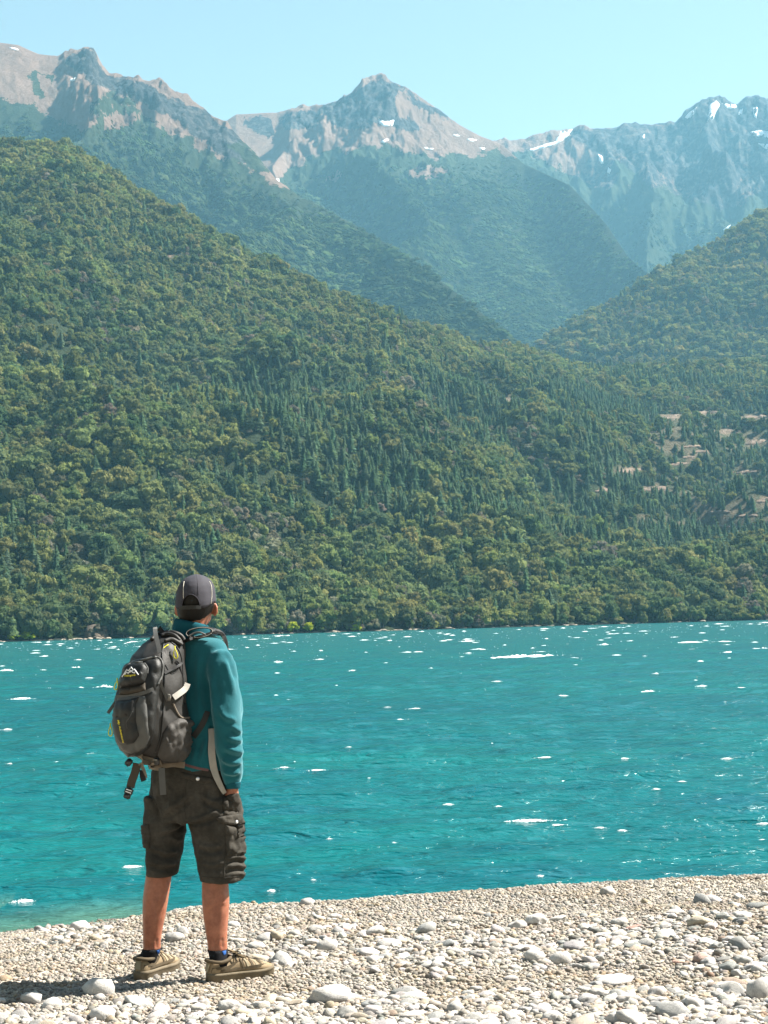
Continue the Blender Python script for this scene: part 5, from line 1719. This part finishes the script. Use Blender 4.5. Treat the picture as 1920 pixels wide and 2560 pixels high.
tp = tree_of(shorts, shorts.children[0])
fl = drape('pocket_flap', [(540, 2046), (560, 2040), (585, 2037), (601, 2037), (613, 2062), (600, 2066), (580, 2063), (562, 2060), (548, 2056)], tp, M_SHORTS, shorts, .008, .006, 4, 5, -.1, .01, 4)
tb0 = tree_of(shorts, body)
drape('hand_pocket', [(560, 1992), (574, 1986), (597, 1982), (601, 2005), (602, 2036), (580, 2042), (560, 2036), (556, 2012)], tb0, M_SHORTS, shorts, .005, .006, 4, 8, 0, .010, 12)
def snap(px, py, tree, r=.0085, parent=None):
    h, n = surf(px, py, tree)
    u = n.orthogonal().normalized(); w = n.cross(u)
    v, f = loft([ring(h + n * .001, u, w, r, r), ring(h + n * .004, u, w, r * .95, r * .95), ring(h + n * .0055, u, w, r * .5, r * .5)])
    return link('snap_button', mesh_of('snap_button', v, f), M_SNAP, parent or shorts)
snap(591, 2055, tree_of(fl))
bf = drape('back_pocket_flap', [(452, 1930), (490, 1938), (530, 1944), (528, 1956), (510, 1960), (494, 1957), (474, 1950), (454, 1944)], ts, M_SHORTS, shorts, .003, .004, 5, 5, 0)
snap(494.5, 1947, tree_of(bf))
drape('cargo_pocket', [(358, 2062), (372, 2060), (376, 2085), (374, 2120), (364, 2122), (360, 2090)], ts, M_SHORTS, shorts, .010, .010, 4, 5, .1, .008, 9)
draped_cord('seam', [(470, 1935), (462, 1985), (462, 2030), (466, 2056)], ts, .0016, M_SHORTS, shorts)
draped_cord('seam', [(378, 1945), (381, 1985), (392, 2012)], ts, .0016, M_SHORTS, shorts)
draped_cord('hem_stitch', [(503, 2192), (530, 2194), (560, 2194), (585, 2192), (605, 2190)], ts, .0018, M_SHORTS, shorts)
draped_cord('hem_stitch', [(372, 2176), (395, 2180), (415, 2183), (436, 2186)], ts, .0018, M_SHORTS, shorts)
draped_cord('seam', [(563, 2140), (561, 2165), (560, 2200)], ts, .0016, M_SHORTS, shorts)

# --- socks and shoes
def sock(a, d, s_, top, yaw):
    """from inside the shoe's collar up to the ankle: top = px, py, depth, half width, half depth"""
    tx, ty = axes(yaw)
    c0 = a + d * .052
    ct = M(top[0], top[1], top[2])
    rows = []
    for q, w, l in ((0, .037, .047), (.3, .038, .047), (.55, .0395, .046), (.8, .0415, .0455), (1, top[3], top[4])):
        c = (c0 + UP * .062).lerp(ct, q)
        rows.append(ring(c, tx, ty, w, l))
    o = link('sock', mesh_of('sock', *loft(rows)), M_SOCK, person)
    t = tree_of(o)
    x, y = top[0] + 11, top[1] + 5
    drape('blue_patch', [(x, y), (x + 10, y - 2), (x + 10, y + 7), (x + 4, y + 11)], t, M_BLUE, o, .001, 0, 4, 3, .05)
sock(*FL, (380, 2371, .07, .0415, .046), R(30))
sock(*FR, (544, 2373, -.03, .0445, .048), R(40))
def shoe(a, d, s_):
    L = .318
    root = empty('shoe', a - d * .012 - pbase)
    root.parent = person
    o = a - d * .012
    U = np.array([0, .02, .06, .12, .20, .28, .36, .44, .54, .66, .78, .88, .95, .985, 1.0])
    HW = np.array([.012, .024, .032, .036, .036, .035, .035, .037, .041, .0455, .0455, .040, .031, .021, .010])
    TOPZ = np.array([.060, .088, .100, .102, .094, .090, .102, .106, .096, .080, .068, .060, .052, .045, .036])
    def sect(u, hw, zb, zt, n=20, p=2.6):
        c = o + d * (u * L)
        out = []
        for i in range(n):
            t = 2 * math.pi * i / n
            ct, st = math.cos(t), math.sin(t)
            x = hw * math.copysign(abs(ct) ** (2 / p), ct)
            zz = (zb + zt) / 2 + (zt - zb) / 2 * math.copysign(abs(st) ** (2 / 2.1), st)
            if st > 0: x *= 1 - .30 * (abs(st) ** 1.5) * (1 if zt > .07 else .4)
            out.append(c + s_ * x + UP * zz)
        return out
    u2 = np.linspace(0, 1, 40); u2 = u2 ** 0.9 * 1.0
    hw2 = np.interp(u2, U, HW); tz2 = np.interp(u2, U, TOPZ)
    up = loft([sect(u, h, .018, z) for u, h, z in zip(u2, hw2, tz2)])
    upper = link('upper', mesh_of('upper', *up), M_SHOE, root)
    # sole with a lifted toe and a lug line
    rings = []
    for u, h in zip(u2, hw2):
        lift = .012 * max(0, (u - .72) / .28) ** 2
        hh = h + .005
        zt = .034 + .006 * (1 - u) + lift
        c = o + d * (u * L * 1.015 - .002)
        rings.append([c + s_ * hh + UP * zt, c + s_ * (hh + .003) + UP * (zt - .010), c + s_ * (hh - .001) + UP * (zt - .013), c + s_ * (hh + .002) + UP * (lift + .004), c + s_ * (hh - .004) + UP * (lift - .003),
                      c - s_ * (hh - .004) + UP * (lift - .003), c - s_ * (hh + .002) + UP * (lift + .004), c - s_ * (hh - .001) + UP * (zt - .013), c - s_ * (hh + .003) + UP * (zt - .010), c - s_ * hh + UP * zt])
    sole = link('sole', mesh_of('sole', *loft(rings)), M_SOLE, root)
    tu = tree_of(upper)
    def on_upper(u, ang, lift=.002):
        c = o + d * (u * L) + UP * .05
        dirv = (s_ * math.cos(ang) + UP * math.sin(ang))
        h = tu.ray_cast(c + dirv * .2, -dirv)
        return (h[0] if h[0] is not None else c) + dirv * lift
    # ankle collar, tongue, laces, overlays
    pts = []
    for i in range(24):
        t = 2 * math.pi * i / 24
        c = o + d * (L * .165) + UP * (.094 + .008 * math.cos(t) - .006 * math.sin(t) ** 2 + .010 * max(0, -math.cos(t)))
        pts.append(c + d * (.056 * math.cos(t)) + s_ * (.041 * math.sin(t)))
    cord('ankle_collar', pts, .0085, M_SHOED, root, closed=True, k=2)
    ribbon('tongue', [on_upper(.56, math.pi / 2, .001), on_upper(.46, math.pi / 2, .004), on_upper(.40, math.pi / 2, .010) + UP * .008, o + d * (L * .345) + UP * .126], .046, M_SHOE, root, side=s_, thick=.008)
    for k in range(5):
        u = .40 + .052 * k
        cord('lace', [on_upper(u, math.pi / 2 - .75, .003), on_upper(u + .012, math.pi / 2, .006), on_upper(u + .02, math.pi / 2 + .75, .003)], .0024, M_BLACK if k == 0 else M_SHOED, root, k=4)
    kb = on_upper(.39, math.pi / 2, .010)
    for sg in (-1, 1):
        cord('lace', [kb, kb + s_ * (.022 * sg) + UP * .014 + d * .006, kb + s_ * (.04 * sg) + UP * .004 + d * .02, kb + s_ * (.022 * sg) + d * .012, kb], .0022, M_BLACK, root, k=4)
        for k, u in enumerate((.46, .53, .60, .67, .74, .81)):
            q = [on_upper(u + .035, math.pi / 2 - sg * (math.pi / 2 - .15), .001), on_upper(u + .02, math.pi / 2 - sg * .95, .002), on_upper(u - .005, math.pi / 2 - sg * .55, .001)]
            ribbon('overlay', q, .010, M_TOE if k % 2 else M_SHOED, root, side=d, thick=.003)
        ribbon('overlay', [on_upper(.03, math.pi / 2 - sg * 1.15, .001), on_upper(.14, math.pi / 2 - sg * 1.25, .002), on_upper(.28, math.pi / 2 - sg * 1.2, .002), on_upper(.42, math.pi / 2 - sg * .75, .001)], .012, M_SHOED, root, side=UP, thick=.003)
        ribbon('overlay', [on_upper(.02, math.pi / 2 - sg * 1.5, .001), on_upper(.2, math.pi / 2 - sg * 1.57, .002), on_upper(.45, math.pi / 2 - sg * 1.57, .002), on_upper(.75, math.pi / 2 - sg * 1.5, .002), on_upper(.97, math.pi / 2 - sg * 1.2, .001)], .012, M_SHOED, root, side=UP, thick=.003)
    ribbon('heel_tab', [on_upper(.0, math.pi / 2, .002) - d * .002, o + d * .004 + UP * .09, o - d * .006 + UP * .05], .026, M_TOE, root, side=s_, thick=.004)
    return root
shoe(*FL); shoe(*FR)

# ------------------------------------------------------------------ the backpack
YP = R(40)
psx, pfy = axes(YP)
pb = -pfy
PK = [(1586, 433, .07, .045), (1592, 434, .12, .085), (1604, 435, .16, .125), (1622, 436, .19, .168), (1650, 438, .215, .212), (1690, 440, .24, .252), (1740, 441, .255, .280), (1790, 442, .262, .296), (1830, 442, .260, .284), (1858, 442, .250, .246), (1882, 440, .23, .185), (1897, 438, .19, .12)]
pack = empty('backpack', M(430, 1800, -.1))
tag(pack, 'dark grey hiking backpack with bungee, grey straps and yellow zip pulls on the hiker back', 'backpack')
def pack_folds(p, n):
    q = p - pack.location
    w = mnoise.noise(q * 9) * .007 + (1 - abs(mnoise.noise(Vector((q.x * 11 + q.z * 4, q.y * 11, q.z * 6))) * 2)) * .006
    return w
rings = []
for r in smooth_rows(PK, 3):
    c = M(r[1], r[0], -.045) + pb * (r[3] / 2)
    rings.append(ring(c, psx, pb, r[2] / 2, r[3] / 2, 2.9, 32))
main = link('main_compartment', fuse('main_compartment', [loft(rings)], .008, 6, pack_folds), M_PACK, pack)
tm = tree_of(main)
G = dict(guess=-.3)
front = drape('front_compartment', [(313, 1664), (335, 1652), (362, 1647), (386, 1644), (400, 1649), (406, 1664), (403, 1692), (396, 1730), (390, 1780), (386, 1830), (376, 1866), (352, 1886), (325, 1892), (306, 1878), (292, 1850), (284, 1815), (283, 1785), (292, 1745), (300, 1705)], tm, M_PACKD, pack, .006, .022, 5, 14, fold=.006, **G)
tf = tree_of(main, front)
webb = drape('grey_trim', [(296, 1742), (345, 1735), (364, 1742), (368, 1774), (370, 1816), (375, 1841), (365, 1867), (349, 1878), (327, 1884), (308, 1876), (296, 1862), (287, 1840), (282, 1805), (285, 1770)], tf, M_TRIM, pack, .002, .006, 5, 6, **G)
tw = tree_of(main, front, webb)
low = drape('lower_pocket', [(291, 1752), (320, 1750), (347, 1743), (340, 1760), (339, 1800), (343, 1820), (348, 1839), (336, 1856), (319, 1861), (300, 1857), (289, 1838), (283, 1805), (285, 1775)], tw, M_PACKD, pack, .003, .016, 4, 12, fold=.004, **G)
upp = drape('upper_pocket', [(301, 1708), (305, 1688), (313, 1669), (325, 1660), (348, 1656), (362, 1659), (370, 1672), (367, 1692), (362, 1706), (348, 1714), (325, 1718), (301, 1720)], tf, M_PACKD, pack, .004, .022, 4, 12, fold=.004, **G)
draped_cord('zip_piping', [(310, 1672), (325, 1660), (348, 1656), (362, 1659), (370, 1672), (368, 1684)], tree_of(main, front, upp), .003, M_TRIM, pack)
draped_cord('zip_piping', [(352, 1653), (384, 1644.5), (398, 1647), (405, 1662), (403, 1690), (393, 1712)], tf, .0055, M_TRIM, pack)
band = drape('brown_band', [(300, 1722), (325, 1720), (350, 1716), (363, 1707), (365, 1727), (345, 1733), (320, 1737), (298, 1739)], tf, M_BAND, pack, .003, .008, 4, 5, **G)
webbing('compression_strap', [(295, 1743), (320, 1742), (345, 1737), (368, 1730), (384, 1722)], tree_of(main, front, band), .016, M_TRIM, pack, .006, guess=-.3)
# emblem of peaks and the yellow words
tup = tree_of(main, front, upp); tlo = tree_of(main, front, webb, low)
LX = lambda x, y: (x / 12.76 + 270, y / 12.76 + 1640)
emblem = empty('emblem', M(325, 1680, -.3) - pack.location); emblem.parent = pack
for q in ([(455, 675), (540, 540), (610, 430), (655, 480), (750, 358), (800, 440), (845, 425), (900, 500), (975, 605)], [(540, 595), (600, 510), (650, 555), (725, 455), (790, 520), (850, 545), (880, 500)], [(700, 530), (760, 470), (820, 470)]):
    pts = []
    for a, b in zip(q[:-1], q[1:]):
        for t in (0, .5): pts.append(LX(a[0] + (b[0] - a[0]) * t, a[1] + (b[1] - a[1]) * t))
    pts.append(LX(*q[-1]))
    P3 = [sum(surf(x, y, tup, -.3), Vector()) if False else surf(x, y, tup, -.3)[0] + surf(x, y, tup, -.3)[1] * .0015 for x, y in pts]
    v, f = limb([(p, .0022) for p in P3], 6)
    link('peak_line', mesh_of('peak_line', v, f), M_WHITE, emblem)
def words(txt, p0, p1, size, tree, name):
    """lettering laid on the pocket along a line of photograph pixels"""
    cu = bpy.data.curves.new('lettering', 'FONT')
    cu.body = txt; cu.size = 1.0; cu.extrude = 0.0; cu.align_x = 'LEFT'; cu.shear = 0.2; cu.offset = 0.02
    o = bpy.data.objects.new('lettering', cu); COL.objects.link(o)
    bpy.context.view_layer.update()
    me = bpy.data.meshes.new_from_object(o.evaluated_get(bpy.context.evaluated_depsgraph_get()))
    bpy.data.objects.remove(o)
    bm = bmesh.new(); bm.from_mesh(me)
    wx = max(v.co.x for v in bm.verts)
    d = Vector((p1[0] - p0[0], p1[1] - p0[1])); L = d.length; d.normalize(); e = Vector((d.y, -d.x))
    for v in bm.verts:
        q = Vector(p0) + d * (v.co.x / wx * L) + e * (v.co.y * size)
        h, n = surf(q.x, q.y, tree, -.3)
        v.co = h + n * .0022
    bm.to_mesh(me); bm.free()
    me.name = name
    return link(name, me, M_YTEXT, pack)
words('Hikingone', LX(525, 672), LX(885, 628), 6.5, tup, 'yellow_lettering')
words('My Adventure', (294.0, 1800), (307.5, 1857), 6.5, tlo, 'yellow_lettering')
draped_cord('pocket_line', [(331, 1778), (324, 1793), (316, 1806), (318, 1822)], tlo, .0014, M_TRIM, pack)
# right side: stretch pocket, bungee, compression straps, buckle
side = drape('side_pocket', [(408, 1832), (420, 1812), (446, 1796), (466, 1797), (487, 1792), (486, 1830), (480, 1868), (468, 1892), (452, 1902), (430, 1903), (404, 1899), (394, 1887), (400, 1862)], tm, M_MESH, pack, .004, .016, 4, 9, guess=-.12, fold=.013, seed=5)
tsd = tree_of(main, front, side)
draped_cord('bungee', [(432, 1758), (443, 1782), (452, 1793), (464, 1795), (476, 1793), (487, 1788)], tsd, .0042, M_BELT, pack)
draped_cord('bungee', [(413, 1662), (428, 1684), (445, 1672), (440, 1652), (448, 1660), (456, 1690), (461, 1712)], tsd, .0020, M_BLACK, pack)
draped_cord('bungee', [(437, 1655), (447, 1664), (459, 1698)], tsd, .0020, M_BLACK, pack)
webbing('compression_strap', [(472, 1648), (448, 1662), (424, 1675), (409, 1684)], tsd, .011, M_BLACK, pack, .008)
webbing('compression_strap', [(430, 1743), (444, 1733), (457, 1722), (463, 1709)], tsd, .026, M_WEB, pack, .012)
webbing('compression_strap', [(418, 1752), (411, 1735), (402, 1714), (398, 1700)], tsd, .014, M_TRIM, pack, .005)
h, n = surf(418, 1743, tsd); block('buckle', h + n * .01, psx, UP, n, .013, .014, .006, M_WEB, pack)
draped_cord('seam_piping', [(427, 1606), (440, 1616), (452, 1640), (457, 1680), (458, 1720), (462, 1760)], tsd, .003, M_PACKD, pack)
draped_cord('seam_piping', [(464, 1602), (472, 1632), (470, 1680), (476, 1730), (485, 1780)], tsd, .003, M_PACK, pack)
draped_cord('seam_piping', [(410, 1610), (405, 1640), (411, 1680), (409, 1740), (406, 1800), (400, 1850), (388, 1880)], tsd, .0035, M_PACKD, pack)
# lid rolls and the haul loop
for q in ([(405, 1592), (420, 1588), (436, 1592), (447, 1603)], [(412, 1606), (428, 1601), (442, 1607), (452, 1613)], [(380, 1602), (392, 1590), (408, 1586), (428, 1584), (452, 1592), (462, 1600)]):
    draped_cord('lid_fold', q, tsd, .0095, M_PACK, pack, .002)
ribbon('haul_loop', [M(391, 1577, -.13) + Vector((0, 0, 0)), M(388, 1571, -.16), M(389, 1585, -.20), M(394, 1606, -.235), M(400, 1632, -.265)], .019, M_TRIM, pack)
ribbon('haul_loop', [M(397, 1570, -.10), M(404, 1579, -.10), M(408, 1592, -.12)], .020, M_BLACK, pack)
def teardrop(px, py, w, h, tree=None, d=-.3, name='zip_pull', lean=0.0):
    if tree is not None:
        s0, n = surf(px, py + h * .5, tree, d); Yd = s0.y - Y0 - .012
    else: Yd = d
    pts = [M(px + math.sin(t) * w * (0.25 + 0.75 * (1 - math.cos(t)) / 2) + lean * (1 - math.cos(t)) / 2, py + h * (1 - math.cos(t)) / 2, Yd) for t in np.linspace(0.25, 2 * math.pi - 0.25, 14)]
    cord(name, pts, .0023, M_YELLOW, pack, k=3)
    cord(name, [M(px, py - 7, Yd + .006), M(px, py + 1, Yd)], .0026, M_YELLOW, pack)
teardrop(437, 1622, 7, 24, tsd, lean=3)
teardrop(293, 1702, 6, 22, None, -.22, lean=-4)
teardrop(276, 1815, 6.5, 25, None, -.20)
draped_cord('zip_pull', [(405, 1624), (413, 1617), (421, 1612)], tsd, .0024, M_YELLOW, pack)
ribbon('loose_strap', [M(291, 1752, -.22), M(282, 1765, -.22), M(270, 1783, -.22)], .014, M_TRIM, pack)
# hip belt under the pack
tb = tree_of(main, shorts, jacket)
drape('hip_pad', [(332, 1892), (352, 1899), (384, 1896), (402, 1901), (406, 1916), (396, 1927), (380, 1925), (362, 1920), (345, 1912)], tb, M_BELT, pack, .010, .012, 4, 8, guess=-.22)
ribbon('belt_strap', [M(350, 1908, -.20), M(358, 1922, -.19), M(364, 1936, -.185), M(367, 1945, -.18)], .020, M_BELT, pack, taper=lambda t: 1 - .75 * t)
webbing('belt_strap', [(400, 1908), (420, 1913), (440, 1910), (455, 1902)], tb, .028, M_BELT, pack, .022)
h = M(392, 1903, -.235); block('buckle', h, psx, UP, pb, .014, .016, .006, M_BUCKLE, pack)
ribbon('buckle_bar', [h + pb * .008 - psx * .011 + UP * .006, h + pb * .008 + psx * .011 + UP * .006], .004, M_WEB, pack, side=UP, k=2)
ribbon('belt_strap', [M(404, 1920, -.225), M(405, 1940, -.225), M(406.5, 1965, -.22), M(408, 1987, -.215)], .027, M_TRIM, pack)
ribbon('belt_strap', [M(343, 1908, -.20), M(338, 1930, -.20), M(330, 1952, -.20), M(326, 1969, -.20)], .036, M_BAND, pack)
c = M(322, 1978, -.205); dn = (M(317, 1994, -.205) - M(327, 1965, -.205)).normalized(); sd = dn.cross(Vector((0, 1, 0))).normalized(); fr = Vector((0, 1, 0))
block('buckle', c, sd, dn, fr, .0185, .016, .007, M_BUCKLE, pack)
block('buckle', c + dn * .022, sd, dn, fr, .0155, .012, .006, M_BUCKLE, pack)
for k in (-.006, .004):
    ribbon('buckle_bar', [c - sd * .013 + dn * k - fr * .008, c + sd * .013 + dn * k - fr * .008], .003, M_WHITE, pack, side=dn, k=2)
c = M(322, 1906, -.21); block('buckle', c, (sd * .9 + dn * .4).normalized(), (dn * .9 - sd * .4).normalized(), fr, .014, .017, .008, M_BUCKLE, pack)
ribbon('belt_strap', [M(356, 1925, -.18), M(356, 1940, -.18), M(360, 1952, -.17)], .024, M_BLACK, pack)
# shoulder straps and the strap hanging at the right hip
tjc = tree_of(jacket)
ribbon('shoulder_strap', [M(462, 1603, -.10), M(480, 1597, -.06), M(505, 1590, -.03), M(535, 1582, .0), M(552, 1586, .04), M(563, 1604, .085), M(566, 1640, .13), M(560, 1690, .17), M(545, 1760, .19)], .062, M_BLACK, pack, side=(ax * .6 - ay * .8), thick=.012)
pts = [M(502 + 33 * math.cos(t) , 1581 - 12 * math.sin(t) - 3 * math.cos(t), -.075 + .01 * math.sin(t)) for t in np.linspace(-.2, 2 * math.pi - .4, 22)]
ribbon('lifter_strap', pts, .016, M_BLACK, pack, side=(ay * .9 + UP * .3).normalized(), thick=.003, k=2)
cord('strap_edge', [p - ay * .009 for p in pts], .0016, M_WEB, pack, k=2)
cord('lifter_strap', [M(470, 1592, -.10), M(485, 1583, -.09), M(500, 1581, -.09), M(514, 1587, -.085)], .004, M_TRIM, pack)
pts = [M(536, 1573, -.01), M(548, 1578, .0), M(559, 1590, .01), M(564, 1606, .02), M(565, 1622, .03)]
ribbon('lifter_strap', pts, .018, M_BLACK, pack, side=ay, thick=.003)
cord('strap_edge', [p - ay * .010 for p in pts], .0016, M_WEB, pack, k=3)
ribbon('shoulder_strap', [M(424, 1602, -.08), M(420, 1594, .0), M(416, 1600, .08), M(414, 1640, .2)], .058, M_BLACK, pack, side=(ax * .6 - ay * .8), thick=.012)
webbing('shoulder_strap', [(484, 1842), (499, 1822), (511, 1800), (517, 1778)], tree_of(jacket, main), .026, M_PACKD, pack, .004)
tjs = tree_of(jacket, shorts)
webbing('belt_strap', [(523, 1822), (525, 1845), (528, 1875), (530, 1905), (533, 1928), (541, 1950), (552, 1972), (558, 1982)], tjs, .031, M_WEB, pack, .014, taper=lambda t: 1 - .45 * max(0, (t - .55) / .45))
